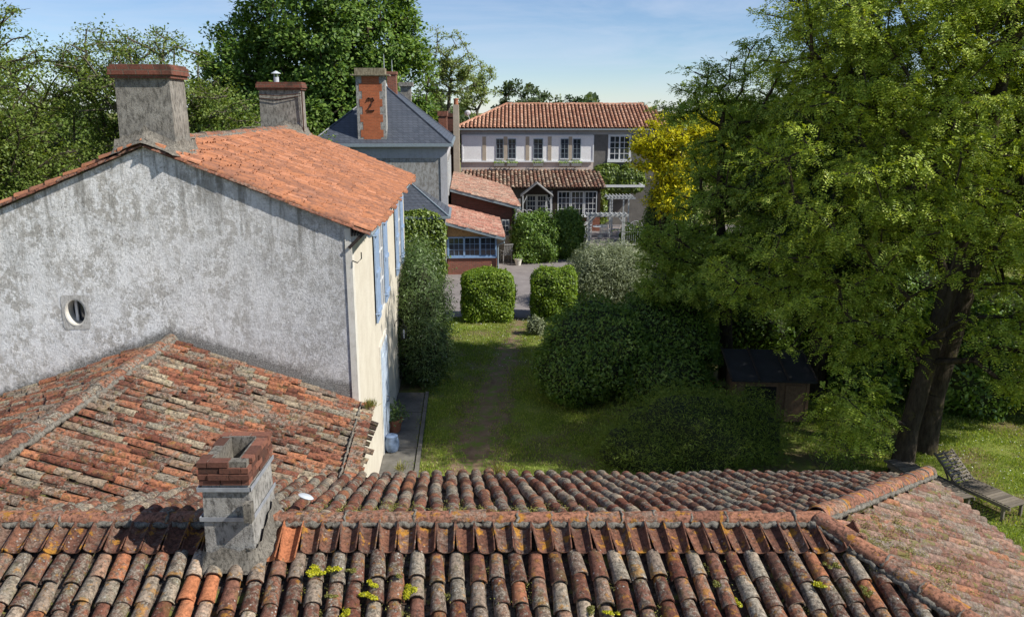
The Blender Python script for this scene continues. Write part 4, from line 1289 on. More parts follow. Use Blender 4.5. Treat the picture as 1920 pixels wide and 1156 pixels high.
while y < ybk:
    f = (y - yb_) / (yr - yb_) if y < yr else (ybk - y) / (ybk - yr)
    L = Lr * f; base = Vector((e0 + (RX0 - e0) * f, y, EZB + (RZB - EZB) * f)); s = 0
    while s < L:
        e = min(.55, L - s + .04); t.tile(base + dd * s + nr * .02, dd, Vector((0, 1, 0)), nr, e + .02, .095, .115, .02, 1, 5, .95, lift=.02); s += e
    y += .29
t.build('roof_tiles', M['tile_back'], rf, smooth=60)
rt = MB()
ridge_run(rt, None, (RX0, yr, RZB + .03), (e1 - 3, yr, RZB + .03), rnd, L=.45, r=.14, joint=False)
ridge_run(rt, None, (e0, yb_, EZB + .03), (RX0, yr, RZB + .03), rnd, L=.45, r=.13, joint=False)
rt.build('ridge_tiles', M['tile_back'], rf, smooth=60)
b = MB(); b.tube([(e0, yb_ - .05, EZB - .08), (e1, yb_ - .05, EZB - .08)], .06, 6); b.build('gutter', M['zinc'], rf)
# window boxes on the white band
for i, px in enumerate((936, 960, 1009, 1058, 1081)):
    xx = fx(px)
    wb = empty('window_box', (xx, 61.62, 4.60), 0, ['flower box under the first small window from the left', 'flower box under the second small window from the left', 'flower box below the middle small window of the white band', 'flower box under the fourth small window from the left', 'flower box under the rightmost small window of the white band'][i], 'window box', 'flower boxes under the small windows')
    b = MB(); b.box(-.38, .38, -.15, .15, -.14, .06); b.box(-.33, .33, -.10, .10, .055, .075); b.bar((-.3, .17, -.2), (-.3, -.1, -.14), .03, .03); b.bar((.3, .17, -.2), (.3, -.1, -.14), .03, .03)
    b.build('trough', M['wood_grey'], wb)
    lv = MB(); rl = random.Random(i)
    for k in range(90):
        p = Vector((rl.uniform(-.4, .4), rl.uniform(-.16, .14), .05 + abs(rl.gauss(0, .09)))); d_ = Vector((rl.gauss(0, 1), rl.gauss(0, 1), rl.gauss(.5, 1))).normalized(); a_ = d_.orthogonal().normalized()
        lv.add([p, p + d_ * .06 + a_ * .03, p + d_ * .12, p + d_ * .06 - a_ * .03], [(0, 1, 2, 3)])
    lv.build('foliage', M['leaf_box'], wb)

# conservatory / lean-to in front of the back house
CO = empty('glazed_gallery', (0, 58.6, 0), 0, 'tiled lean-to gallery with white small-paned windows and low brick wall', 'building')
gx1 = 6.35
lean_deck = lean_roof([(gx1 + .05, 3.3, 4.12), (gx1 + .25, -.35, 3.12), (X0 + .2, -.35, 3.12), (X0 + .2, 3.3, 4.12)], 'roof_tiles', M['tile_leanto'], CO, .275, .5, (.10, .125))
b = MB(); b.box(1.0, gx1, 0, .16, 0, 1.05); b.box(gx1 - .16, gx1, .16, 3.3, 0, 2.9); b.build('brick_wall', M['brick'], CO)
b = MB(); b.box(X0 + .2, 1.0, .3, .42, 0, 3.0); b.build('back_wall', M['grey_dark'], CO)
b = MB(); b.box(2.95, 3.22, -.02, .14, 1.06, 2.89); b.build('timber_post', M['wood_dark'], CO)
b = MB(); b.box(gx1 - .2, gx1 + .01, -.02, .14, 1.06, 2.89); b.build('timber_post', M['wood_dark'], CO)
b = MB(); b.box(1.0, 6.3, -.01, .12, 2.90, 3.05); b.build('lintel_beam', M['wood_dark'], CO)
for (xa, xb) in ((1.85, 2.9), (3.28, 4.2), (4.24, 5.16), (5.2, 6.12)):
    b = MB(); b.box(xa, xb, .05, .08, 1.12, 2.88); f = b.build('window', M['glass'], CO)
    b = MB()
    b.box(xa, xa + .07, .0, .049, 1.12, 2.88); b.box(xb - .07, xb, .0, .049, 1.12, 2.88); b.box(xa + .07, xb - .07, .0, .049, 2.81, 2.88); b.box(xa + .07, xb - .07, .0, .049, 1.12, 1.19)
    for k in (1, 2):
        x = xa + (xb - xa) * k / 3; b.box(x - .015, x + .015, .02, .048, 1.19, 2.81)
    for k in (1, 2, 3):
        z = 1.19 + 1.62 * k / 4; b.box(xa + .07, xb - .07, .018, .046, z - .015, z + .015)
    b.build('frame', M['white_paint'], f)
b = MB(); b.box(1.7, gx1 - .3, -.14, -.0005, 1.02, 1.115); b.build('sill', M['white_paint'], CO)
# gabled porch with glazed double door
PO = empty('gabled_porch', (1.75, 57.6, 0), 0, 'small gabled porch with white glazed double door in front of the gallery', 'porch')
b = MB(); b.box(-.75, .75, .6, .66, .0, 2.75); dr = b.build('door', M['white_old'], PO)
b = MB()
for s_ in (-1, 1):
    for i in range(3):
        for j in range(4): b.box(s_*.37 + (i-1)*.19 - .075, s_*.37 + (i-1)*.19 + .075, .575, .599, 1.15 + j*.37, 1.45 + j*.37)
b.build('pane', M['glass'], dr)
b = MB()
for s_ in (-1, 1):
    b.bar((s_*.98, -.3, 0), (s_*.98, -.3, 2.7), .09, .09); b.bar((s_*.98, -.3, 2.1), (s_*.70, -.3, 2.65), .05, .05); b.bar((s_*.98, -.3, 1.0), (s_*.98, .6, 1.0), .05, .05)
b.build('post', M['white_old'], PO)
b = MB()
b.poly([(-1.15, -.5, 2.62), (0, -.5, 3.52), (0, -.5, 3.60), (-1.15, -.5, 2.70)], (0, 1.3, 0)); b.poly([(0, -.5, 3.52), (1.15, -.5, 2.62), (1.15, -.5, 2.70), (0, -.5, 3.60)], (0, 1.3, 0))
b.build('porch_roof', M['wood_grey'], PO)
b = MB(); b.poly([(-.95, .2, 2.72), (.95, .2, 2.72), (0, .2, 3.5)], (0, .04, 0)); b.build('gable_board', M['wood_dark'], PO)
# grey board screen left of the porch
b = MB()
for k in range(9): b.box(-.95, .95, 0, .04, 1.15 + k * .155, 1.295 + k * .155)
b.box(-.93, -.85, .045, .12, 0, 2.55); b.box(.85, .93, .045, .12, 0, 2.55)
o = b.build('board_screen', M['wood_grey']); o.location = (-.35, 56.6, 0); tag(o, 'weathered grey board screen between the tiled wing and the porch', 'screen')

# flue column and small brick chimneys left of the back house
b = MB(); b.frustum(-.24, .24, -.2, .2, 0, -.20, .20, -.18, .18, 8.9); o = b.build('flue_stack', M['beige']); o.location = (-3.98, 59.5, 0); tag(o, 'slim tall beige flue with clay pot left of the white band', 'chimney')
b = MB(); b.lathe([(.17, 0), (.15, .3), (.19, .34), (.17, .42)], (0, 0, 8.9), 12); b.build('clay_pot', M['clay_pot'], o, smooth=40)
b = MB(); b.box(-.30, .30, -.3, .3, 0, 8.1); b.box(-.36, .36, -.36, .36, 8.101, 8.45); o = b.build('brick_stack', M['brick']); o.location = (-5.05, 61, 0); tag(o, 'square red brick chimney stack behind the slate roof eave', 'chimney')
b = MB(); b.box(-.45, .45, -.3, .3, 0, 8.0); b.box(-.50, .50, -.35, .35, 8.001, 8.28); o = b.build('brick_stack', M['brick_dark']); o.location = (-4.6, 64.5, 0); tag(o, 'darker wide brick chimney just behind the beige flue', 'chimney')
# satellite dish
b = MB(); b.lathe([(.02, 0), (.13, .02), (.2, .05), (.25, .10)], (0, 0, 0), 18); b.tube([(0, 0, 0), (0, 0, -.15), (0, .35, -.3)], .02, 6)
o = b.build('satellite_dish', M['white_paint'], smooth=40); o.location = (-3.35, 63.2, 8.25); o.rotation_euler = (R(-55), R(-20), 0); tag(o, 'white satellite dish behind the beige flue', 'satellite dish')

# ================================================================== GARDEN STRUCTURES
def arch():
    root = empty('garden_arch', (0, 0, 0), 0, 'white timber garden arch over the terrace entrance', 'arch')
    root.location = (5.85, 50, 0)
    for s_ in (-1, 1):
        for y in (0, .7):
            b = MB(); b.bar((s_*1.08, y, 0), (s_*1.08, y, 2.15), .10, .10, up=(0, 1, 0)); b.build('post', M['white_old'], root)
    b = MB()
    for y in (-.03, .73): b.bar((-1.3, y, 2.22), (1.3, y, 2.22), .05, .15)
    for k in range(9): b.bar((-1.2 + k*.3, -.14, 2.30), (-1.2 + k*.3, .84, 2.30), .045, .05)
    b.build('top_beam', M['white_old'], root)
    b = MB()
    for s_ in (-1, 1):
        for y in (-.0, .7): b.bar((s_*1.05, y, 1.75), (s_*.70, y, 2.16), .06, .06)
    b.build('brace', M['white_old'], root)
arch()
pg = empty('white_pergola', (7.25, 55.5, 0), 0, 'tall white pergola with slatted top behind the arch', 'pergola')
for (x, y) in ((-.55, 0), (-.25, 1.4), (.35, 0), (.9, 1.4)):
    b = MB(); b.bar((x, y, 0), (x, y, 2.65), .09, .09, up=(0, 1, 0)); b.build('post', M['white_old'], pg)
b = MB()
for y in (-.05, 1.45): b.bar((-.8, y, 2.7), (1.15, y, 2.7), .05, .12)
for k in range(8): b.bar((-.7 + k*.24, -.3, 2.8), (-.7 + k*.24, 1.7, 2.8), .04, .07)
b.build('slatted_top', M['white_old'], pg)
b = MB(); b.bar((6.4, 59.3, 3.18), (9.6, 59.3, 3.18), .1, .16); b.bar((6.5, 61.9, 3.18), (6.5, 59.3, 3.18), .08, .12); b.bar((9.5, 61.9, 3.18), (9.5, 59.3, 3.18), .08, .12)
o = b.build('white_rail_frame', M['white_paint']); tag(o, 'white horizontal beam frame on the wall right of the gallery', 'awning frame')
# iron railings and gates either side of the arch
def railing(x0, x1, y, label, curve=False):
    b = MB()
    n = int((x1 - x0) / .12)
    for k in range(n + 1):
        x = x0 + (x1 - x0) * k / n
        hh = 1.35 + (.45 * math.sin(PI * k / n) if curve else 0)
        b.tube([(x, y, .35), (x, y, hh)], .012, 5); b.lathe([(.0, 0), (.02, .03), (.002, .09)], (x, y, hh), 5)
    for z in (.45, 1.2): b.bar((x0, y, z), (x1, y, z), .025, .03)
    if curve:
        b.tube([(x0 + (x1 - x0) * k / 14, y, 1.38 + .5 * math.sin(PI * k / 14)) for k in range(15)], .018, 6)
        for k in range(3):
            cx = x0 + (x1 - x0) * (.28 + .22 * k); b.tube([(cx + .1*math.cos(t), y, 1.45 + .1*math.sin(t)) for t in np.linspace(0, 5.5, 12)], .012, 5)
    o = b.build('iron_railing', M['white_old']); tag(o, label, 'railing', 'white iron railings'); return o
railing(3.55, 4.72, 50.0, 'white iron railing between the dark hedge and the arch')
railing(7.0, 8.3, 50.0, 'white iron railing with curved scrolled top right of the arch', True)
b = MB(); b.box(3.35, 4.75, 49.85, 50.12, 0, .40); b.box(3.32, 4.78, 49.82, 50.15, .401, .45); o = b.build('low_wall', M['stone_white']); tag(o, 'low pale wall at the foot of the iron railing by the arch', 'wall')
b = MB(); b.box(7.0, 9.5, 49.9, 50.12, 0, .38); b.box(6.98, 9.5, 49.87, 50.15, .381, .42); o = b.build('low_wall', M['stone_white']); tag(o, 'low wall under the scrolled railing right of the arch', 'wall')
b = MB(); b.box(-1.0, 2.0, 53.0, 53.2, 0, 1.0); b.box(-1.02, 2.02, 52.97, 53.23, 1.001, 1.06); o = b.build('garden_wall', M['brick_dark']); tag(o, 'low dark brick wall behind the leftmost hedge', 'wall')
b = MB()
for k in range(14): b.tube([(-.15 + k*.11, 52.6, 1.0), (-.15 + k*.11 + .03 * math.sin(k), 52.6, 2.0)], .014, 5)
for z in (1.02, 1.3, 1.98): b.bar((-.2, 52.6, z), (1.35, 52.6, z), .03, .035)
for k in range(4):
    cx = -.0 + k*.38; b.tube([(cx + .16*math.cos(t), 52.6, 2.14 + .13*math.sin(t)) for t in np.linspace(0, 5.6, 12)], .014, 5)
for x in (-.2, 1.35): b.bar((x, 52.6, 0), (x, 52.6, 2.1), .05, .05)
o = b.build('scrolled_gate', M['white_paint']); tag(o, 'white wrought iron gate with scrolls beside the beige wing wall', 'gate')

# chairs and tables on the terrace, chair in courtyard
def garden_chair(mat, label, group=None):
    root = empty('garden_chair', (0, 0, 0), 0, label, 'chair', group)
    b = MB()
    for k in range(6): b.box(-.23, .23, -.22 + k*.078, -.16 + k*.078, .43, .455)
    b.build('seat', mat, root)
    b = MB()
    for k in range(6): b.bar((-.2 + k*.08, .24, .46), (-.2 + k*.08, .40, 1.02), .045, .016)
    b.bar((-.24, .405, 1.03), (.24, .405, 1.03), .04, .05)
    b.build('backrest', mat, root)
    for (x, y) in ((-.22, -.2), (.22, -.2), (-.22, .24), (.22, .24)):
        b = MB(); b.bar((x, y, 0), (x, y, .43 if y > 0 else .66), .035, .035, up=(0, 1, 0)); b.build('leg', mat, root)
    for s_ in (-1, 1):
        b = MB(); b.bar((s_*.245, -.24, .67), (s_*.245, .33, .67), .05, .025); b.build('armrest', mat, root)
    return root
ch0 = garden_chair(M['wood_grey'], 'weathered slatted garden armchair in front of the blue-windowed porch')
ch0.location = (-.35, 45.9, .012); ch0.rotation_euler = (0, 0, R(200))
ch0.scale = (1.15, 1.15, 1.1)
for (x, y, a, lb) in ((5.1, 55.2, 20, 'white garden chair left of the terrace table'), (6.35, 54.8, 160, 'white garden chair at the front of the terrace table'), (7.2, 56.5, 260, 'white garden chair right of the terrace table'), (5.3, 57.0, 330, 'white garden chair at the back left of the terrace table')):
    c = copy_tree(ch0); c.location = (x, y, .012); c.rotation_euler = (0, 0, R(a)); c.scale = (1, 1, 1)
    c['label'] = lb; c['group'] = 'white chairs on the terrace'
    for o in c.children:
        o.data = o.data.copy(); o.data.materials[0] = M['white_old']
tb_ = empty('terrace_table', (6.1, 55.9, .012), 0, 'round white garden table on the terrace behind the arch', 'table')
b = MB(); b.lathe([(.0, .70), (.52, .70), (.55, .715), (.52, .73), (.0, .732)], (0, 0, 0), 24); b.build('tabletop', M['white_old'], tb_)
b = MB(); b.lathe([(.22, 0), (.20, .03), (.04, .06), (.03, .66), (.12, .70)], (0, 0, 0), 14); b.build('pedestal', M['white_old'], tb_)
for (x, y, h_, lb) in ((.35, 45.2, .38, 'pale stone planter beside the weathered garden armchair'), (4.6, 57.3, .45, 'planter standing by the gallery brick wall')):
    p_ = empty('planter', (x, y, .012), 0, lb, 'planter'); b = MB(); b.lathe([(.14, 0), (.20, h_*.8), (.23, h_*.85), (.23, h_), (.19, h_), (.17, h_*.9)], (0, 0, 0), 14); b.build('pot', M['stone_white'], p_, smooth=40)
    lv = MB(); rl = random.Random(int(y))
    for k in range(120):
        p = Vector((rl.gauss(0, .14), rl.gauss(0, .14), h_ + abs(rl.gauss(0, .16)))); d_ = Vector((rl.gauss(0, 1), rl.gauss(0, 1), rl.gauss(.5, 1))).normalized(); a_ = d_.orthogonal().normalized()
        lv.add([p, p + d_ * .06 + a_ * .03, p + d_ * .12, p + d_ * .06 - a_ * .03], [(0, 1, 2, 3)])
    lv.build('foliage', M['leaf_box2'], p_)

# shed in the shade
sh = empty('garden_shed', (7.25, 22.0, 0), R(-4), 'small brown wooden shed with dark felt roof in the shade', 'shed')
b = MB()
b.box(-1.0, 1.0, -.7, .7, .1, 1.35)
for k in range(9): b.box(-1.0 + k*.24, -.985 + k*.24, -.712, -.7005, .1, 1.35)
b.build('wall', M['wood_brown'], sh)
b = MB(); b.add([(-1.15, -.85, 1.33), (1.15, -.85, 1.33), (1.15, .85, 1.72), (-1.15, .85, 1.72)], [(0, 1, 2, 3)]); b.poly([(-1.15, -.85, 1.32), (1.15, -.85, 1.32), (1.15, .85, 1.71), (-1.15, .85, 1.71)], (0, 0, -.06)); b.v = b.v[4:]; b.f = [tuple(i - 4 for i in f) for f in b.f[1:]]; b.m = b.m[1:]
srf = b.build('roof', M['felt'], sh)
b = MB()
for x in (-1.16, -.4, .38, 1.14): b.bar((x, -.87, 1.345), (x, .87, 1.745), .05, .03)
b.build('batten', M['wood_dark'], srf)
b = MB(); b.box(.35, .85, -.74, -.713, .1, 1.15); b.build('door', M['wood_brown'], sh)
b = MB(); b.box(-.75, .1, -.73, -.7125, .35, 1.1); b.build('opening', M['shade_panel'], sh)  # near-black panel on the wall, its colour stands in for the shade inside
wbr = empty('wheelbarrow', (5.6, 23.2, 0), R(30), 'red wheelbarrow in the shade left of the shed', 'wheelbarrow')
b = MB(); b.frustum(-.25, .25, -.2, .3, .32, -.36, .36, -.34, .5, .62); b.build('tray', M['red_plastic'], wbr)
b = MB(); b.bar((-.2, -.9, .65), (-.15, .6, .25), .03, .03); b.bar((.2, -.9, .65), (.15, .6, .25), .03, .03); b.bar((-.22, -.2, .35), (-.25, -.3, 0), .03, .03); b.bar((.22, -.2, .35), (.25, -.3, 0), .03, .03); b.build('frame', M['rust'], wbr)
b = MB(); b.tube([(-.04, .62, .19), (.04, .62, .19)], .19, 16); b.build('wheel', M['iron'], wbr)

# ceramic elephant stool / pots by the facade
pt = empty('flower_pot', (-3.18, 20.6, .06), 0, 'terracotta flower pot with trailing plant at the cream wall', 'flower pot')
b = MB(); b.lathe([(.15, 0), (.21, .30), (.24, .31), (.24, .38), (.20, .38), (.18, .33)], (0, 0, 0), 16); b.build('pot', M['clay_pot'], pt, smooth=40)
lv = MB(); rl = random.Random(2)
for k in range(420):
    p = Vector((rl.gauss(0, .17), rl.gauss(0, .17), .36 + abs(rl.gauss(0, .22)))); d_ = Vector((rl.gauss(0, 1), rl.gauss(0, 1), rl.gauss(.3, 1))).normalized(); a_ = d_.orthogonal().normalized()
    lv.add([p, p + d_ * .05 + a_ * .02, p + d_ * .10, p + d_ * .05 - a_ * .02], [(0, 1, 2, 3)])
lv.build('foliage', M['leaf_wall'], pt)
b = MB(); b.lathe([(.13, 0), (.16, .03), (.19, .16), (.19, .26), (.15, .38), (.16, .41), (.13, .43), (.0, .43)], (0, 0, 0), 18)
o = b.build('ceramic_stool', M['ceramic'], smooth=40); o.location = (-3.06, 19.3, .07); tag(o, 'blue and white ceramic stool on the paving by the wall', 'stool')

# loungers
def lounger(tilt=38):
    root = empty('sun_lounger', (0, 0, 0))
    for s_ in (-1, 1):
        b = MB(); b.bar((s_*.30, -1.0, .34), (s_*.30, .95, .34), .035, .07); b.build('side_rail', M['teak'], root)
    b = MB()
    for k in range(15): b.box(-.28, .28, -.98 + k*.085, -.98 + k*.085 + .062, .372, .392)
    b.build('seat_slats', M['teak'], root)
    b = MB()
    d_ = Vector((0, math.cos(R(tilt)), math.sin(R(tilt))))
    for k in range(9):
        p = Vector((0, .30, .38)) + d_ * (.04 + k*.085); b.bar(p + Vector((-.27, 0, 0)), p + Vector((.27, 0, 0)), .055, .02, up=(0, -d_.z, d_.y))
    for x in (-.28, 0, .28): b.bar(Vector((x, .30, .36)), Vector((x, .30, .36)) + d_ * .80, .035, .04)
    if tilt > 20: b.bar((-.2, .55, .34), (-.2, .78, .70), .03, .03); b.bar((.2, .55, .34), (.2, .78, .70), .03, .03)
    b.build('backrest', M['teak'], root)
    for (x, y) in ((-.29, -.85), (.29, -.85), (-.29, .8), (.29, .8)):
        b = MB(); b.bar((x, y, 0), (x, y, .32), .05, .06, up=(0, 1, 0)); b.build('leg', M['teak'], root)
    return root
l0 = lounger(); l0.location = (10.35, 16.65, 0); l0.rotation_euler = (0, 0, R(24))
tag(l0, 'slatted wooden sun lounger with raised backrest on sunny grass', 'sun lounger', 'wooden sun loungers')
l1 = lounger(3); l1.location = (9.45, 17.0, 0); l1.rotation_euler = (0, 0, R(16))
tag(l1, 'flat folded-down sun lounger half hidden behind the roof corner in tree shade', 'sun lounger', 'wooden sun loungers')

# pale zinc disc on the tiles beside the near chimney
b = MB(); b.lathe([(.085, 0), (.09, .008), (.07, .02), (.0, .024)], (0, 0, 0), 18)
o = b.build('zinc_disc', M['zinc_pale'], smooth=40); o.location = (-2.33, 8.42, 4.26); o.rotation_euler = (R(-12), R(20), 0); tag(o, 'small pale metal disc lying on tiles right of the near chimney', 'disc')

# ================================================================== VEGETATION
def leaf_mesh(name, C, T, N, L, W, mats, parent=None, mi=None, extra=None):
    """C centre, T long axis, N normal arrays; L, W arrays -> diamond quads"""
    n = len(C)
    Bv = np.cross(N, T); Bv /= np.linalg.norm(Bv, axis=1)[:, None] + 1e-9
    V = np.empty((n, 4, 3), np.float32)
    V[:, 0] = C - T * (L[:, None] * .5); V[:, 1] = C + Bv * (W[:, None] * .5) + T * (L[:, None] * .05)
    V[:, 2] = C + T * (L[:, None] * .5); V[:, 3] = C - Bv * (W[:, None] * .5) + T * (L[:, None] * .05)
    V = V.reshape(-1, 3); nv = 4 * n; loops = np.arange(nv, dtype=np.int32)
    starts = np.arange(0, nv, 4, dtype=np.int32); tot = np.full(n, 4, np.int32)
    if extra is not None:
        ev, ef = extra
        V = np.vstack([V, np.array(ev, np.float32)])
        l2 = []; s2 = []; t2 = []
        for f in ef:
            s2.append(nv + len(l2)); l2.extend(4 * n + i for i in f); t2.append(len(f))
        loops = np.concatenate([loops, np.array(l2, np.int32)]); starts = np.concatenate([starts, np.array(s2, np.int32)]); tot = np.concatenate([tot, np.array(t2, np.int32)])
    me = bpy.data.meshes.new(name)
    me.vertices.add(len(V)); me.vertices.foreach_set('co', V.ravel())
    me.loops.add(len(loops)); me.loops.foreach_set('vertex_index', loops)
    me.polygons.add(len(starts)); me.polygons.foreach_set('loop_start', starts); me.polygons.foreach_set('loop_total', tot)
    for m in mats: me.materials.append(m)
    if extra is not None:
        mi = np.zeros(len(starts), np.int32); mi[n:] = 1; me.polygons.foreach_set('material_index', mi)
    me.update(calc_edges=True)
    o = bpy.data.objects.new(name, me); col.objects.link(o)
    if parent is not None: o.parent = parent
    return o

def unit(a): return a / (np.linalg.norm(a, axis=-1, keepdims=True) + 1e-9)

def skeleton(trunk, centres, rs, rtip, rtrunk, wig=.12, power=.45, maxseg=1.1):
    """connect centres to the trunk: returns nodes, parents, radius"""
    nodes = [np.array(p, float) for p in trunk]; par = [i - 1 for i in range(len(trunk))]
    dist = [0.0]
    for i in range(1, len(trunk)): dist.append(dist[-1] + np.linalg.norm(nodes[i] - nodes[i-1]))
    tr = np.array(trunk)
    order = np.argsort([np.min(np.linalg.norm(tr - c, axis=1)) for c in centres])
    tips = []
    for idx in order:
        c = centres[idx]
        P_ = np.array(nodes); D = np.linalg.norm(P_ - c, axis=1)
        cost = D + .22 * np.array(dist) + np.where(P_[:, 2] > c[2] + .3, (P_[:, 2] - c[2]) * .9, 0)
        k = int(np.argmin(cost)); start = nodes[k]; L = D[k]
        ns = max(1, int(L / maxseg) + 1); prev = k
        for j in range(1, ns + 1):
            f = j / ns
            p = start * (1 - f) + c * f
            if j < ns: p = p + rs.normal(0, wig * L / ns, 3) + np.array([0, 0, .10 * L * math.sin(PI * f)])
            nodes.append(p); par.append(prev); dist.append(dist[prev] + L / ns); prev = len(nodes) - 1
        tips.append(prev)
    cnt = np.zeros(len(nodes))
    for t in tips: cnt[t] += 1
    for i in range(len(nodes) - 1, 0, -1): cnt[par[i]] += cnt[i] if par[i] >= 0 else 0
    mxc = max(cnt.max(), 1)
    rad = rtip + (rtrunk - rtip) * (np.maximum(cnt, .5) / mxc) ** power
    return nodes, par, rad

def tree(name, base, trunk, blobs, ncl, leaf, bark_m, leaf_m, seed, label, cat='tree', group=None, clr=.5, per=26, lsize=(.05, .026),
         pinn=5, rtip=.012, rtrunk=.3, shell=.55, power=.45, droop=.2, flat=.6, outn=.5, wig=.12, maxseg=1.1, zmin=.6, trunkflare=1.35, twigs=4, tiprad=1.0):
    rs = np.random.RandomState(seed)
    root = empty(name, base, 0, label, cat, group)
    vol = np.array([b_[3] * b_[4] * b_[5] for b_ in blobs]) ** .75; vol /= vol.sum()
    cs = []; cn = []
    for i in range(ncl):
        b_ = blobs[rs.choice(len(blobs), p=vol)]
        d = unit(rs.normal(0, 1, 3)); r = shell + (1 - shell) * rs.rand() if rs.rand() < .8 else rs.rand() * shell
        c = np.array(b_[:3]) + d * r * np.array(b_[3:6])
        if c[2] < zmin: continue
        cs.append(c); cn.append(unit(d * np.array([1, 1, .8]) + np.array([0, 0, .25])))
    cs = np.array(cs); cn = np.array(cn)
    nodes, par, rad = skeleton(trunk, cs, rs, rtip, rtrunk, wig, power, maxseg)
    mb = MB(); bs = np.array(base)
    for i in range(1, len(nodes)):
        p = par[i]; r0 = rad[p]; r1 = rad[i]
        if i < len(trunk): r0 = max(r0, rtrunk * .0); seg = 10
        else:
            r0 = min(r0, r1 * 1.35); seg = 6 if r1 > .05 else (4 if r1 > .02 else 3)
        if i == 1: r0 *= trunkflare
        mb.tube([Vector(nodes[p] - bs), Vector(nodes[i] - bs)], [r0, r1], seg, caps=(i >= len(trunk)))
    # fine twigs reaching into each leaf cluster
    for c_ in cs:
        for q in range(twigs):
            e_ = c_ + unit(rs.normal(0, 1, 3)) * clr * rs.uniform(.6, 1.05) * np.array([1, 1, flat])
            m_ = (c_ + e_) / 2 + rs.normal(0, .04, 3)
            mb.tube([Vector(c_ - bs), Vector(m_ - bs), Vector(e_ - bs)], [rtip * .8, rtip * .55, rtip * .3], 3, caps=False)
    mb.build('trunk', bark_m, root, smooth=60)
    # leaves
    K = len(cs); n = K * per
    ci = np.repeat(np.arange(K), per)
    scl = rs.uniform(.55, 1.45, K)[ci]
    off = rs.normal(0, 1, (n, 3)); off = unit(off) * (rs.rand(n, 1) ** .45)
    off *= (clr * scl)[:, None]; off[:, 2] *= flat
    sp = cs[ci] + off
    dirv = unit(off * .9 / clr + rs.normal(0, .55, (n, 3)) + np.array([0, 0, -droop]) + cn[ci] * .3)
    up = unit(cn[ci] * outn + np.array([0, 0, 1.0]) + rs.normal(0, .38, (n, 3)))
    side = unit(np.cross(dirv, up)); up2 = np.cross(side, dirv)
    Ls = lsize[0]; Ws = lsize[1]
    if pinn <= 1:
        C = sp; T = dirv; N = up2; L = Ls * rs.uniform(.7, 1.3, n); W_ = Ws * rs.uniform(.7, 1.3, n)
    else:
        Cl = []; Tl = []; Nl = []
        for k in range(pinn):
            for s_ in (-1, 1):
                pos = sp + dirv * (Ls * .62 * k) + side * (s_ * Ls * .45) - np.array([0, 0, 1]) * (Ls * .05 * k * k)
                Cl.append(pos); Tl.append(unit(side * s_ + dirv * .45 + rs.normal(0, .15, (n, 3)))); Nl.append(unit(up2 + rs.normal(0, .30, (n, 3))))
        C = np.concatenate(Cl); T = np.concatenate(Tl); N = np.concatenate(Nl)
        L = Ls * rs.uniform(.8, 1.25, len(C)); W_ = Ws * rs.uniform(.8, 1.25, len(C))
    leaf_mesh('crown', (C - bs), T, N, L, W_, [leaf_m], root)
    return root

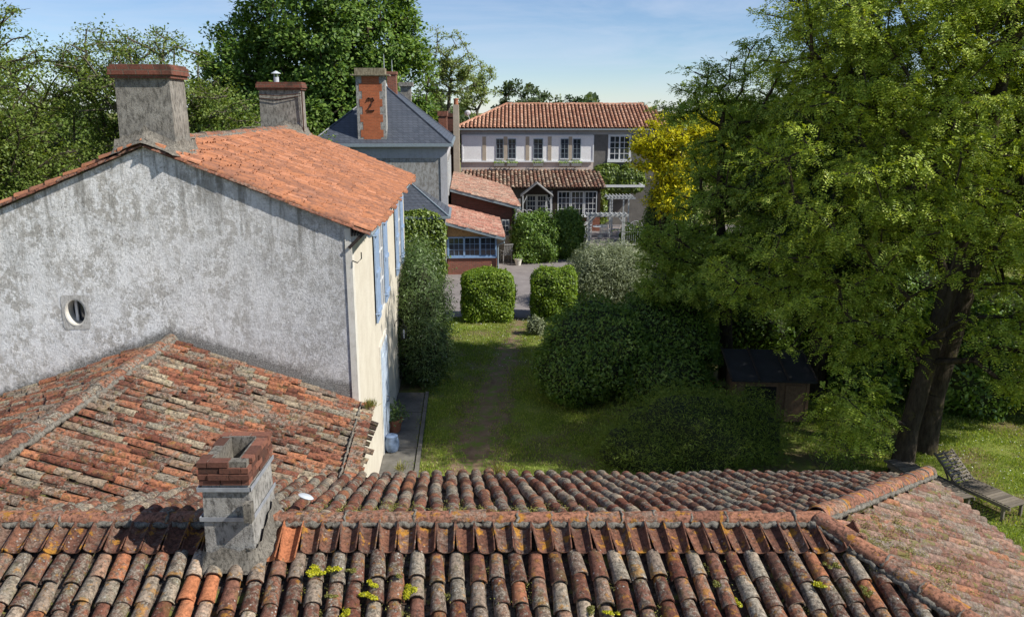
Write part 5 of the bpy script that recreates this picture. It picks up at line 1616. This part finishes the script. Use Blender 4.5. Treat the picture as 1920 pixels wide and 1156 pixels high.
def shrub(name, base, blobs, n, lsize, leaf_m, seed, label, cat='shrub', group=None, noise=.12, boxy=2.0, zmin=.02, core=.86, depth=.22, outn=1.0, upb=.3, freq=3.0, hang=0.0, stray=.0, shoot=.30):
    """clipped or rounded shrub: leaves scattered in the skin of lumpy superellipsoids, dark core inside, ONE mesh"""
    rs = np.random.RandomState(seed)
    A_ = []; vols = np.array([b_[3]*b_[4] + b_[4]*b_[5] + b_[3]*b_[5] for b_ in blobs]); vols /= vols.sum()
    Cs = []; Ns = []
    ev = []; ef = []
    bs = np.array(base)
    def lump(d, ph):
        return 1 + noise * (np.sin(d[:, 0]*freq*1.7 + ph) * np.cos(d[:, 1]*freq*1.3 + ph*2) + .7*np.sin(d[:, 2]*freq*2.3 + d[:, 0]*freq*2 + ph) + .5*np.sin(d[:, 1]*freq*4 + d[:, 2]*freq*3.1 + ph))
    for bi, b_ in enumerate(blobs):
        k = int(n * vols[bi]); e = b_[6] if len(b_) > 6 else boxy
        d = unit(rs.normal(0, 1, (k, 3)))
        rr_ = 1.0 / (np.sum(np.abs(d) ** e, axis=1) ** (1 / e))
        ph = seed * 1.3 + bi * 2.1
        surf = d * (rr_ * lump(d, ph))[:, None]
        inn_ = 1 - depth * rs.rand(k) ** 1.5 + np.minimum(stray * np.abs(rs.normal(0, 1, k)) ** 3 * .3, .22)
        P_ = np.array(b_[:3]) + surf * inn_[:, None] * np.array(b_[3:6])
        g_ = np.sign(d) * np.abs(d) ** (e - 1) / np.array(b_[3:6])
        nn = unit(g_)
        ok = P_[:, 2] > zmin
        for bj, c_ in enumerate(blobs):
            if bj == bi: continue
            e2 = c_[6] if len(c_) > 6 else boxy
            q = np.abs((P_ - np.array(c_[:3])) / np.array(c_[3:6])); ok &= (np.sum(q ** e2, axis=1) > .72)
        Cs.append(P_[ok]); Ns.append(nn[ok])
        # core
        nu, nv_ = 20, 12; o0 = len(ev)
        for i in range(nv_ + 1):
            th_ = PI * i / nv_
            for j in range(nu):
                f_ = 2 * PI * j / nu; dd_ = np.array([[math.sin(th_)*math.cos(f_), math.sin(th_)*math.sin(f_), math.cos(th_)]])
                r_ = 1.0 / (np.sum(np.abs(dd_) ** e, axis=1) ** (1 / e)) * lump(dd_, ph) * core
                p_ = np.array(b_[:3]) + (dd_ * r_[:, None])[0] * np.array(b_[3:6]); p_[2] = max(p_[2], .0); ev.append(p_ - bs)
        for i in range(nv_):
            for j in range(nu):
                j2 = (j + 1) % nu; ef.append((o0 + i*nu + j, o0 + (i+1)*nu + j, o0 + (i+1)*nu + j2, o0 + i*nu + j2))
    C = np.concatenate(Cs); N0 = np.concatenate(Ns); k = len(C)
    # unclipped shoots standing out of the skin
    ns = int(k / 150); pick = rs.choice(k, ns); ln = shoot * rs.uniform(.3, 1.0, ns) ** 1.5
    sdir = unit(N0[pick] + rs.normal(0, .35, (ns, 3)) + np.array([0, 0, .45]))
    e1_ = []; 
    for q in range(9): e1_.append(C[pick] + sdir * (ln * (q + 1) / 9)[:, None] + rs.normal(0, lsize[0] * .3, (ns, 3)))
    C = np.concatenate([C] + e1_); N0 = np.concatenate([N0] + [N0[pick]] * 9); k = len(C)
    N = unit(N0 * outn + rs.normal(0, .55, (k, 3)) + np.array([0, 0, upb]))
    T = unit(np.cross(N, rs.normal(0, 1, (k, 3))) + np.array([0, 0, -hang]) + N0 * .35)
    N = unit(np.cross(T, np.cross(N, T)))
    sz = rs.uniform(.5, 1.5, k); L = lsize[0] * sz; W_ = lsize[1] * sz * rs.uniform(.8, 1.2, k)
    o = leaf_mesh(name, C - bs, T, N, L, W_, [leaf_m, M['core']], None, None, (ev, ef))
    o.location = base
    return tag(o, label, cat, group)

# ---- clipped hedges and shrubs
shrub('box_hedge', (-.95, 33.0, 0), [(-.98, 33.0, 1.02, 1.08, .80, 1.10, 5.0)], 26000, (.075, .045), M['leaf_box'], 21, 'square clipped hedge block at the left of the lawn path', 'hedge', 'clipped hedge blocks by the path', noise=.045, depth=.14, core=.88, shoot=.16)
shrub('box_hedge', (1.75, 33.2, 0), [(1.60, 33.3, 1.0, .82, .85, 1.12, 4.2), (2.05, 33.2, 1.0, .65, .75, 1.16, 4.0)], 24000, (.075, .045), M['leaf_box'], 22, 'bright clipped hedge block at the right of the lawn path, low shoots at its foot', 'hedge', 'clipped hedge blocks by the path', noise=.06, depth=.16, core=.87, shoot=.2)
shrub('silver_shrub', (4.45, 35.6, 0), [(4.35, 35.6, 1.25, 1.62, 1.45, 1.38, 2.6)], 34000, (.13, .022), M['leaf_olive'], 23, 'rounded silvery green shrub behind the dark laurel mass', noise=.045, depth=.16, outn=.5, hang=.1, stray=.25)
shrub('tall_hedge', (1.3, 46.5, 0), [(1.32, 46.5, 1.25, 1.12, 1.0, 1.36, 3.2), (1.1, 46.4, 1.9, .7, .7, .75, 2.4)], 26000, (.11, .075), M['leaf_box2'], 24, 'tall leafy hedge left of the darker one by the arch', 'hedge', 'tall hedges in front of the gallery', noise=.085, depth=.2, core=.82, stray=.2)
shrub('tall_hedge', (3.1, 47.0, 0), [(3.32, 47.8, 1.25, .86, 1.0, 1.36, 3.2), (3.4, 47.9, 2.0, .6, .7, .66, 2.4)], 22000, (.11, .075), M['leaf_box2'], 25, 'tall dark hedge touching the railing of the arch', 'hedge', 'tall hedges in front of the gallery', noise=.085, depth=.2, core=.82, stray=.2)
shrub('laurel_bush', (3.0, 24.0, 0), [(2.7, 24.0, 1.35, 1.9, 2.0, 1.55), (4.6, 24.6, 1.55, 1.9, 2.1, 1.6), (1.9, 23.2, .9, 1.2, 1.4, 1.1), (4.6, 22.6, .8, 1.3, 1.0, 1.0)], 60000, (.095, .045), M['leaf_box2'], 26, 'large dark rounded laurel mass in the shade right of the path', noise=.08, depth=.2, core=.85)
shrub('juniper_mound', (4.6, 19.2, 0), [(4.5, 19.3, .45, 1.9, 1.6, 1.15), (5.7, 19.6, .35, 1.3, 1.3, 1.05), (3.4, 18.9, .25, 1.3, 1.2, .75)], 70000, (.085, .014), M['leaf_juniper'], 27, 'low spreading juniper mound just beyond the tiled roof', noise=.09, depth=.18, outn=.3, upb=.7, core=.88, stray=.3)
shrub('wall_shrub', (-3.0, 25.5, 0), [(-3.15, 27.3, 2.3, .75, 1.2, 1.85), (-2.95, 25.6, 1.9, .9, 1.5, 2.1), (-2.8, 25.0, 1.1, .85, 1.2, 1.3), (-3.5, 29.0, .9, .95, 1.5, .95)], 60000, (.085, .028), M['leaf_wall'], 28, 'dark climbing shrub against the far end of the cream house front', noise=.10, depth=.25, core=.8, hang=.4, stray=.35)
shrub('wall_creeper', (-5.0, 40.3, 0), [(-5.2, 40.45, 1.75, 1.85, .42, 1.85, 5.0)], 22000, (.13, .10), M['leaf_ivy'], 29, 'bright green creeper covering the wall under the small slate roof', 'creeper', noise=.035, depth=.3, core=.8, hang=.5)
shrub('wall_creeper', (7.9, 61.6, 0), [(7.2, 61.6, 3.4, 1.1, .3, 1.2, 3.0), (8.9, 61.5, 3.5, 1.0, .35, 1.0, 3.0), (6.75, 61.6, 1.6, .45, .3, 1.6, 3.0)], 12000, (.19, .14), M['leaf_ivy'], 30, 'leafy creeper on the back house wall right of the gallery', 'creeper', noise=.08, depth=.3, core=.75, hang=.5)
shrub('white_edged_plant', (.95, 30.6, 0), [(.95, 30.6, .35, .38, .35, .38)], 1600, (.10, .03), M['leaf_olive'], 31, 'small pale plant at the path edge in front of the hedge block', 'plant', noise=.1)
for (x, y, r_, h_, lb, sd_) in ((8.6, 28.2, 1.9, 3.0, 'dark bush behind the small shed', 141), (9.3, 47.3, 1.7, 4.2, 'tall bush under the golden tree hiding the back house wall', 151), (13.2, 22.6, 1.7, 2.6, 'dark bush behind the trunks at the far side of the sunny grass', 144), (16.8, 22.4, 2.0, 2.8, 'broad dark bush at the right frame edge beyond the grass', 145), (10.6, 23.2, 1.2, 2.0, 'shaded bush between shed and twin trunks', 146), (12.2, 28.0, 2.3, 3.2, 'dark bush right of and behind the shed', 142), (15.8, 26.0, 2.2, 2.8, 'bush between the trunks and the right lawn', 143), (9.5, 36.5, 2.0, 1.5, 'low green bush right of the silvery shrub', 32), (13.0, 37.0, 2.4, 2.2, 'broad bush under the trees at the right', 33), (17.0, 33.0, 3.0, 2.6, 'dark bush behind the twin trunks', 34), (10.0, 42.0, 2.3, 2.2, 'bush below the golden tree', 35), (8.6, 47.5, 1.3, 1.3, 'rounded bush right of the arch', 36), (22.0, 27.5, 3.2, 2.8, 'dark bush at the right edge of the lawn', 37), (2.4, 54.6, .9, .9, 'small bush in front of the glazed gallery', 38), (0.1, 57.4, .8, 1.3, 'climbing plant left of the gabled porch', 39), (8.0, 53.8, .8, .9, 'small bush on the right of the terrace', 40)):
    shrub('garden_bush', (x, y, 0), [(x, y, h_ * .5, r_, r_, h_ * .62 + .1)], int(5500 * r_), (.14, .07), M['leaf_box2'], sd_, lb, noise=.1, depth=.22)

# ---- right hand trees
tree('robinia_tree', (9.35, 18.1, 0), [(9.35, 18.1, -.1), (9.45, 18.1, 1.2), (9.7, 18.15, 2.8), (10.0, 18.2, 4.6), (10.4, 18.3, 6.5), (10.7, 18.4, 9.0), (10.9, 18.6, 11.5)],
     [(10.8, 19.0, 10.8, 5.2, 3.8, 4.0), (7.6, 17.8, 7.3, 3.0, 1.9, 2.2), (7.0, 18.6, 4.7, 2.7, 1.7, 1.2), (7.3, 16.9, 2.3, 1.1, .8, 1.3), (8.3, 18.0, 3.4, 1.2, 1.0, 1.0), (13.4, 18.2, 6.6, 2.8, 2.4, 3.4), (11.6, 16.3, 3.4, 1.2, .9, 1.5), (8.0, 18.5, 10.0, 3.0, 2.2, 2.4), (10.7, 16.9, 5.6, 1.9, .8, 1.5), (10.6, 16.5, 4.2, 1.3, .6, .9), (12.2, 16.8, 4.0, 1.4, .9, 1.4), (9.4, 17.0, 6.8, 1.8, .9, 1.2), (13.0, 14.6, 8.2, 3.0, 1.7, 2.2)],  # last crown blob lies out of view, added to shade the lawn
     1160, None, M['bark'], M['leaf_robinia'], 41, 'tall robinia with fine bright leaves and furrowed trunk beside the loungers', clr=.50, per=33, lsize=(.070, .034), pinn=5, rtip=.009, rtrunk=.215, shell=.5, flat=.42, droop=.35, zmin=.9)
tree('robinia_tree', (10.6, 19.4, 0), [(10.6, 19.4, -.1), (10.75, 19.5, 1.5), (11.2, 19.7, 3.6), (11.7, 20.0, 6.0), (12.3, 20.3, 9.0), (12.8, 20.5, 12.0)],
     [(13.8, 21.0, 10.5, 4.5, 3.2, 4.2), (12.8, 21.5, 6.0, 3.2, 2.2, 2.6), (15.5, 20.0, 5.5, 2.4, 2.2, 2.6), (12.4, 23.5, 4.6, 2.6, 1.4, 1.6)],
     560, None, M['bark'], M['leaf_robinia'], 42, 'second thick trunked robinia close behind the first at the right edge', clr=.52, per=30, lsize=(.076, .036), pinn=5, rtip=.009, rtrunk=.21, shell=.5, flat=.42, droop=.35, zmin=2.2)
tree('robinia_tree', (7.0, 25.3, 0), [(7.0, 25.3, -.1), (6.9, 25.3, 1.6), (6.7, 25.2, 3.4), (6.4, 25.1, 5.6), (6.3, 25.0, 8.0)],
     [(7.1, 24.9, 6.2, 2.0, 2.2, 2.6), (5.0, 24.6, 4.1, 1.7, 1.6, 1.6), (6.9, 20.4, 2.0, .8, .5, .6), (7.4, 25.0, 8.6, 1.8, 1.6, 2.0), (8.3, 24.2, 5.2, 2.2, 1.8, 2.4), (5.9, 25.0, 9.2, 1.1, .9, .9), (5.1, 25.0, 8.5, .7, .7, .7), (6.2, 23.3, 3.8, 2.4, 1.2, 1.2), (9.3, 22.6, 3.6, 1.8, 1.3, 1.5), (10.4, 24.5, 6.5, 2.4, 2.0, 3.0)],
     760, None, M['bark'], M['leaf_robinia2'], 43, 'spreading robinia over the dark laurel, feathery top against the sky', clr=.48, per=34, lsize=(.078, .038), pinn=4, rtip=.010, rtrunk=.20, shell=.55, flat=.45, droop=.3, zmin=2.4)
# cedar: whorls of drooping boughs
def cedar(base, hgt, rmax, label, seed, z0=2.5):
    rs = np.random.RandomState(seed); root = empty('cedar_tree', base, 0, label, 'tree')
    mb = MB(); mb.tube([(0, 0, 0), (.05, 0, hgt * .4), (0, .05, hgt)], [.34, .24, .03], 9)
    C = []; T = []; N = []
    z = z0
    while z < hgt - .3:
        f = (z - z0) / (hgt - z0); R_ = rmax * (1 - f * .75) * rs.uniform(.8, 1.12)
        for k in range(5):
            an_ = rs.uniform(0, 2 * PI); d = np.array([math.cos(an_), math.sin(an_), 0]); L = R_ * rs.uniform(.7, 1.1)
            pts = [np.array([0, 0, z]) + d * L * t + np.array([0, 0, .25 * L * t * (1 - t * 1.5)]) for t in np.linspace(0, 1, 6)]
            mb.tube([Vector(p) for p in pts], list(np.linspace(.05, .008, 6)), 4)
            sd_ = np.array([-d[1], d[0], 0])
            m_ = int(95 * L / rmax) + 30
            t_ = rs.uniform(.15, 1.03, m_); wdt = .28 * L * (1 - t_ * .6)
            pos = np.array([0, 0, z]) + d * (L * t_)[:, None] + np.array([0, 0, 1]) * (.25 * L * t_ * (1 - t_ * 1.5))[:, None] + sd_ * (rs.uniform(-1, 1, m_) * wdt)[:, None]
            pos[:, 2] -= rs.rand(m_) * .28
            for q in range(4):
                C.append(pos + rs.normal(0, .05, (m_, 3)) - np.array([0, 0, .06 * q])); T.append(unit(d * .6 + rs.normal(0, .5, (m_, 3)) + np.array([0, 0, -.5]))); N.append(unit(rs.normal(0, .6, (m_, 3)) + np.array([0, 0, .6])))
        z += .34
    mb.build('trunk', M['bark'], root)
    C = np.concatenate(C); T = np.concatenate(T); N = np.concatenate(N); n = len(C)
    leaf_mesh('crown', C, T, N, .17 * rs.uniform(.7, 1.4, n), .030 * rs.uniform(.7, 1.4, n), [M['leaf_cedar']], root)
cedar((9.3, 23.6, 0), 15.0, 3.0, 'dark conifer with drooping boughs between the robinias', 51, z0=4.0)
tree('golden_tree', (8.6, 46.0, 0), [(8.6, 46, -.1), (8.5, 46, 2), (8.5, 46, 4.5), (8.6, 46, 6.5)],
     [(8.8, 45.8, 6.5, 2.0, 2.0, 2.2), (10.4, 46.3, 7.0, 1.8, 1.8, 1.9), (7.5, 45.3, 6.3, 1.1, 1.2, 1.2), (8.6, 45.2, 4.0, 1.2, 1.3, 1.5)],
     330, None, M['bark'], M['leaf_gold'], 44, 'golden yellow leaved tree in front of the back house', clr=.55, per=60, lsize=(.20, .09), pinn=1, rtip=.015, rtrunk=.16, shell=.45, zmin=1.2)
# ---- background trees right
for i, (x, y, h_, r_, lb) in enumerate(((19.0, 52.0, 11.0, 5.5, 'broad green tree far right behind the robinias'), (27.0, 46.0, 13.0, 6.0, 'tall tree beyond the right edge of the garden'), (16.5, 66.0, 10.5, 5.0, 'dark tree behind the right end of the back house'), (25.0, 33.0, 12.0, 4.5, 'tree closing the right side of the lawn'))):
    tree('broadleaf_tree', (x, y, 0), [(x, y, -.1), (x, y, h_ * .3), (x + .2, y, h_ * .6)], [(x, y, h_ * .60, r_, r_, h_ * .36), (x - r_ * .4, y - r_ * .3, h_ * .38, r_ * .7, r_ * .6, h_ * .28)],
         330, None, M['bark'], M['leaf_oak_dark'], 60 + i, lb, clr=.9, per=60, lsize=(.30, .17), pinn=1, rtip=.02, rtrunk=.3, shell=.6, zmin=1.0)
# ---- left background trees
LT = [(-19.0, 27.5, 13.5, 4.2, 3.6, 'leaf_oak', 'tall oak at the left edge with sunlit small leaves', 1150),
      (-14.0, 31.0, 11.0, 3.4, 3.0, 'leaf_oak', 'open oak with a crooked limb behind the left gable', 420),
      (-23.0, 40.0, 12.0, 5.0, 4.5, 'leaf_oak_dark', 'dark tree behind the oaks on the left', 420),
      (-16.0, 44.0, 9.0, 4.8, 4.0, 'leaf_oak_dark', 'rounded tree between the oaks and the chestnut', 420)]
for i, (x, y, h_, rx, ry, lm, lb, nc_) in enumerate(LT):
    bl = [(x, y, h_ * .62, rx, ry, h_ * .36), (x + rx * .5, y - ry * .3, h_ * .40, rx * .8, ry * .8, h_ * .28), (x - rx * .4, y - ry * .3, h_ * .38, rx * .8, ry * .8, h_ * .30)]
    if i == 1: bl = [(x, y, 9.6, 3.6, 2.6, 1.9), (x + 2.3, y + .5, 8.3, 2.6, 1.8, 1.4), (x - 1.5, y, 6.5, 2.8, 2.4, 2.0)]
    tree('oak_tree', (x, y, 0), [(x, y, -.1), (x + .3, y, h_ * .25), (x - .4, y, h_ * .45), (x + .3, y, h_ * .65), (x + .9, y, h_ * .8)], bl,
         nc_, None, M['bark_pale'] if i == 1 else M['bark'], M[lm], 70 + i, lb, clr=.62 if i < 2 else .9, per=85 if i < 2 else 70, lsize=(.115, .07) if i < 2 else (.20, .12), pinn=1, rtip=.016, rtrunk=.26, shell=.5, power=.5, zmin=1.0, wig=.18)
for i, (x, y, r_, h_, lb) in enumerate(((-13.5, 24.0, 3.2, 5.2, 'leafy bush behind the left slope of the orange roof'), (-19.0, 23.0, 3.5, 6.0, 'leafy bush at the far left below the oaks'), (-11.5, 33.5, 2.8, 7.2, 'bush mass between the two orange roof chimneys'), (-11.0, 39.5, 2.6, 7.4, 'bush left of the slate roof, behind the far chimney'), (-17.0, 36.0, 4.0, 7.0, 'bush behind the crooked oak'))):
    shrub('leafy_bush', (x, y, 0), [(x, y, h_ * .5, r_, r_ * .8, h_ * .5), (x + r_ * .5, y, h_ * .42, r_ * .8, r_ * .7, h_ * .48)], int(17000 * r_), (.13, .075), M['leaf_oak_dark'] if i % 2 else M['leaf_oak'], 80 + i, lb, 'bush', noise=.16, depth=.35, core=.72, freq=4.5, stray=.2)
# chestnut
tree('chestnut_tree', (-14.0, 64, 0), [(-14, 64, -.1), (-14, 64, 4), (-14, 64, 8), (-13.8, 64, 13)],
     [(-13.6, 64, 14.0, 6.6, 6.0, 7.0), (-19.2, 63, 10.4, 4.2, 4.0, 4.6), (-9.6, 63.5, 10.5, 3.7, 4.0, 4.8), (-13.5, 62, 8.0, 6.5, 4.0, 4.5), (-21.2, 62.5, 7.0, 3.0, 3.0, 3.6)],
     780, None, M['bark'], M['leaf_chestnut'], 90, 'huge dense dark green chestnut tree rising behind the slate roof', clr=1.05, per=150, lsize=(.32, .20), pinn=1, rtip=.03, rtrunk=.5, shell=.78, flat=.8, zmin=2.5, outn=1.3)
# thin trees
tree('sparse_tree', (-5.6, 70, 0), [(-5.6, 70, -.1), (-5.5, 70, 4), (-5.4, 70, 7.5), (-5.2, 70, 10)],
     [(-5.6, 70, 12.3, 2.4, 2.0, 3.2), (-4.0, 70, 11.6, 1.9, 1.8, 2.3), (-6.5, 70, 10.0, 1.8, 1.8, 2.2)], 170, None, M['bark_pale'], M['leaf_pale'], 91, 'tall thin tree with bare showing limbs right of the chestnut', clr=.6, per=48, lsize=(.20, .11), pinn=1, rtip=.018, rtrunk=.17, shell=.35, power=.5, zmin=3)
tree('sparse_tree', (-3.6, 82, 0), [(-3.6, 82, -.1), (-3.5, 82, 5), (-3.4, 82, 8.5)],
     [(-3.4, 82, 11.0, 2.0, 1.8, 2.3), (-4.3, 82, 9.4, 1.4, 1.4, 1.5)], 80, None, M['bark_pale'], M['leaf_pale'], 92, 'small pale thin tree above the flue and the tile roof', clr=.6, per=55, lsize=(.22, .12), pinn=1, rtip=.018, rtrunk=.13, shell=.35, zmin=3)
for i, (x, y, h_, r_, lb) in enumerate(((1.3, 92, 12.3, 3.6, 'rounded distant tree above the left end of the tile roof'), (3.9, 96, 10.6, 2.6, 'smaller distant tree right of the rounded one'), (7.2, 100, 10.9, 1.9, 'small dark distant tree above the middle of the tile roof'), (15.0, 100, 9.6, 3.5, 'low distant tree above the right of the tile roof'), (-9.0, 95, 10.5, 4.0, 'distant tree seen between the chestnut and the chimneys'))):
    tree('distant_tree', (x, y, 0), [(x, y, -.1), (x, y, h_ * .4), (x, y, h_ * .7)], [(x, y, h_ * .68, r_, r_, h_ * .30), (x + r_ * .3, y, h_ * .5, r_, r_, h_ * .25)],
         150, None, M['bark'], M['leaf_haze'] if i != 2 else M['leaf_cedar'], 100 + i, lb, clr=.75, per=40, lsize=(.42, .24), pinn=1, rtip=.03, rtrunk=.25, shell=.65, zmin=1.5)
# far woodland belt, one mass nobody could count
rs = np.random.RandomState(5); n = 60000
an_ = rs.uniform(R(20), R(160), n); rd = rs.uniform(150, 190, n)
x = rd * np.cos(an_); y = rd * np.sin(an_)
hh = 7.5 + 1.8 * np.sin(an_ * 31) + 1.5 * np.sin(an_ * 77 + 1) + 1.0 * np.sin(an_ * 171)
z = rs.rand(n) ** .7 * hh
leaf_mesh('far_woodland', np.stack([x, y, z], 1), unit(rs.normal(0, 1, (n, 3))), unit(rs.normal(0, 1, (n, 3)) + np.array([0, -.5, .7])), rs.uniform(.9, 1.7, n), rs.uniform(.6, 1.1, n), [M['leaf_haze']])['kind'] = 'stuff'

# ---- grass blades on the lawn (stuff)
rs = np.random.RandomState(6); n = 230000
k = n // 2
x = np.concatenate([rs.uniform(-2.7, 3.0, k), rs.uniform(7.5, 17, n - k)]); y = np.concatenate([rs.uniform(17, 33.2, k), rs.uniform(12, 23, n - k)])
pcx = np.interp(y, [15.5, 19.5, 22.5, 25.5, 28.5, 31.5, 34], [-1.1, -.9, -.7, -.45, -.15, .25, .45])
keep = np.abs(x - pcx) > rs.uniform(.15, 1.25, n) * np.interp(y, [15, 23, 26, 34], [.8, .8, .6, .35])
x, y = x[keep], y[keep]; n = len(x)
pat = np.sin(x * 2.3 + 1.3 * np.sin(y * 1.7)) * np.cos(y * 2.9 + x) + rs.normal(0, .5, n)
keep = pat > -.55; x, y, pat = x[keep], y[keep], pat[keep]; n = len(x)
h_ = rs.uniform(.025, .08, n) * (1 + .5 * np.clip(pat, 0, 1.6))
T = unit(rs.normal(0, .35, (n, 3)) + np.array([0, 0, 1])); N = unit(rs.normal(0, 1, (n, 3)) * np.array([1, 1, .2]))
M['blade'] = leaf_mat('grass_blade', [(0, (.13, .19, .025)), (.5, (.23, .32, .045)), (.9, (.38, .46, .08)), (1, (.55, .50, .2))], .35, .04)
leaf_mesh('grass', np.stack([x, y, h_ * .5], 1), T, N, h_, rs.uniform(.012, .022, n), [M['blade']])['kind'] = 'stuff'
# daisies
n = 700; x = np.concatenate([rs.uniform(-2.4, 2, 250), rs.uniform(9.5, 16, 450)]); y = np.concatenate([rs.uniform(26, 33, 250), rs.uniform(14, 23, 450)])
M['daisy'] = plain('daisy_petal', (.75, .75, .72), .8)
leaf_mesh('daisies', np.stack([x, y, np.full(n, .08)], 1), unit(rs.normal(0, 1, (n, 3)) * np.array([1, 1, .1])), unit(rs.normal(0, .3, (n, 3)) + np.array([0, 0, 1])), np.full(n, .03), np.full(n, .03), [M['daisy']])['kind'] = 'stuff'

# ---- sedum cushions on the near roof
def sedum_mesh(nf, r_, mats, seed, nm):
    rs = np.random.RandomState(seed)
    d = unit(rs.normal(0, 1, (nf, 3))); d[:, 2] = np.abs(d[:, 2])
    lum = 1 + .25 * np.sin(d[:, 0] * 7 + seed) * np.cos(d[:, 1] * 6)
    P_ = d * (r_ * lum * rs.uniform(.6, 1.05, nf))[:, None] * np.array([1, .85, .5])
    lob = np.concatenate([np.zeros((1, 2)), rs.normal(0, .75, (5, 2))])[rs.randint(0, 6, nf)]; P_ = P_ * np.array([.62, .62, .75]); P_[:, :2] += lob * r_
    o = leaf_mesh(nm, P_, unit(rs.normal(0, 1, (nf, 3))), unit(d + rs.normal(0, .5, (nf, 3))), rs.uniform(.009, .018, nf), rs.uniform(.008, .014, nf), mats)
    return o
def roof_z(x, y): return RZ - SL * abs(y - RY)
def near_pt(px, py):
    # solved once by hand for the listed spots: ray from the camera to the near roof plane
    dx = (px - 960) / 1524; dy = (578 - py) / 1524
    f_ = .97163 + dy * .2365; dz = -.2365 + dy * .97163
    if py > 975: t = (8.5 - (RZ - SL * RY) - .13) / (SL * f_ - dz)
    else: t = (8.5 - (RZ + SL * RY) - .13) / (-SL * f_ - dz)
    return (dx * t, f_ * t, 8.5 + dz * t)
spots = [(592, 1070, .085, 1, 'wide yellow sedum cushion on the tiles right of the near chimney'), (620, 1068, .06, 1, 'smaller yellow sedum cushion joined to the wide one'),
         (698, 1096, .06, 1, 'yellow sedum cushion, upper of the two on one tile row'), (696, 1118, .07, 1, 'yellow sedum cushion, lower of the two on one tile row'),
         (776, 1106, .075, 1, 'brightest round yellow sedum cushion alone on its tile row'), (650, 1148, .055, 1, 'yellow sedum cushion at the bottom edge right of the replaced tiles'),
         (622, 1118, .05, 0, 'dull green sedum tuft below the wide yellow cushion'), (664, 1068, .045, 0, 'dull green sedum tuft beside the trough course'),
         (745, 1076, .05, 0, 'dull green sedum tuft left of the brightest cushion'), (1385, 1130, .04, 1, 'small yellow sedum cushion on the right part of the near slope'),
         (1532, 1095, .055, 1, 'yellow sedum cushion near the lower hip ridge'), (1620, 1105, .045, 0, 'green sedum tuft beside the lower hip ridge'),
         (1105, 1140, .05, 0, 'green sedum tuft in the middle of the near slope'), (1140, 1148, .045, 1, 'yellow green sedum tuft at the bottom edge in the middle'),
         (1565, 1060, .045, 0, 'green sedum tuft above the lower yellow cushion on the right'), (1340, 1090, .04, 0, 'green sedum tuft between two grey tile rows on the right')]
sp1 = sedum_mesh(520, 1.0, [M['sedum']], 1, 'sedum_cushion'); sp0 = sedum_mesh(420, 1.0, [M['sedum_dull']], 2, 'sedum_cushion')
first = {1: True, 0: True}
rq = random.Random(12)
def mk_sedum(r_, y_):
    nf = int(1500 * (r_ / .07) ** 2)
    return sedum_mesh(min(nf, 2200), r_, [M['sedum'] if y_ else M['sedum_dull']], rq.randint(0, 999), 'sedum_cushion')
bpy.data.objects.remove(sp1); bpy.data.objects.remove(sp0)
for (px, py, r_, y_, lb) in spots:
    o = mk_sedum(r_, y_); o.location = near_pt(px, py); o.rotation_euler = (R(18), 0, rq.uniform(0, 6)); tag(o, lb, 'plant', 'sedum cushions on the near roof')
# moss and sedum mat spread through the channels: nobody could count it
rs = np.random.RandomState(14)
C = []
for i in range(420):
    t_ = rs.rand()
    if t_ < .42:      # far slope just behind the ridge, centre
        x0 = rs.normal(-1.0, 1.3); y0 = 8.25 + abs(rs.normal(0, .35)); z0 = roof_z(x0, y0) + .085
        if x0 > 2.5 or x0 < -4: continue
    elif t_ < .80:    # hip end
        u = rs.uniform(.15, 1); x0 = XE + (EX - XE) * u; y0 = RY + (EY_F - RY) * u * rs.uniform(-.75, .95); z0 = RZ - HS * (x0 - XE) + .10
    else:
        x0 = rs.uniform(-2.6, 3.8); y0 = rs.uniform(6.2, 7.5); z0 = roof_z(x0, y0) + .07
        if x0 > XE + (RY - y0) * .8: continue
    m_ = 60; r_ = rs.uniform(.02, .06)
    P_ = np.array([x0, y0, z0]) + rs.normal(0, 1, (m_, 3)) * np.array([r_ * 1.2, r_ * 1.2, r_ * .35])
    C.append(P_)
C = np.concatenate(C); n = len(C)
leaf_mesh('roof_moss', C, unit(rs.normal(0, 1, (n, 3))), unit(rs.normal(0, .6, (n, 3)) + np.array([0, 0, 1])), rs.uniform(.010, .022, n), rs.uniform(.008, .015, n), [M['sedum_dull']])['kind'] = 'stuff'
# weeds rooted in the tiles
for i, (x0, y0, z0, lb) in enumerate(((-2.72, 14.75, 2.86, 'green weed tuft at the top of the annex eave against the cream wall'), (-1.75, 11.9, 2.86, 'thin grass tuft on the far eave right of the annex'), (-.2, 11.85, 2.86, 'small dry grass tuft on the far eave above the path'))):
    rs = np.random.RandomState(200 + i); k = 170 if i == 0 else 70
    bx = rs.normal(0, .05, (k, 3)) * np.array([1, 1, .2]); T_ = unit(rs.normal(0, .35, (k, 3)) + np.array([0, 0, 1])); L_ = rs.uniform(.07, .2, k)
    o = leaf_mesh('weed_tuft', bx + T_ * L_[:, None] * .5, T_, unit(rs.normal(0, 1, (k, 3))), L_, rs.uniform(.008, .014, k), [M['sedum_dull']]); o.location = (x0, y0, z0 + .10); tag(o, lb, 'weed', 'weeds rooted in the tiles')
print('objects', len(bpy.data.objects))
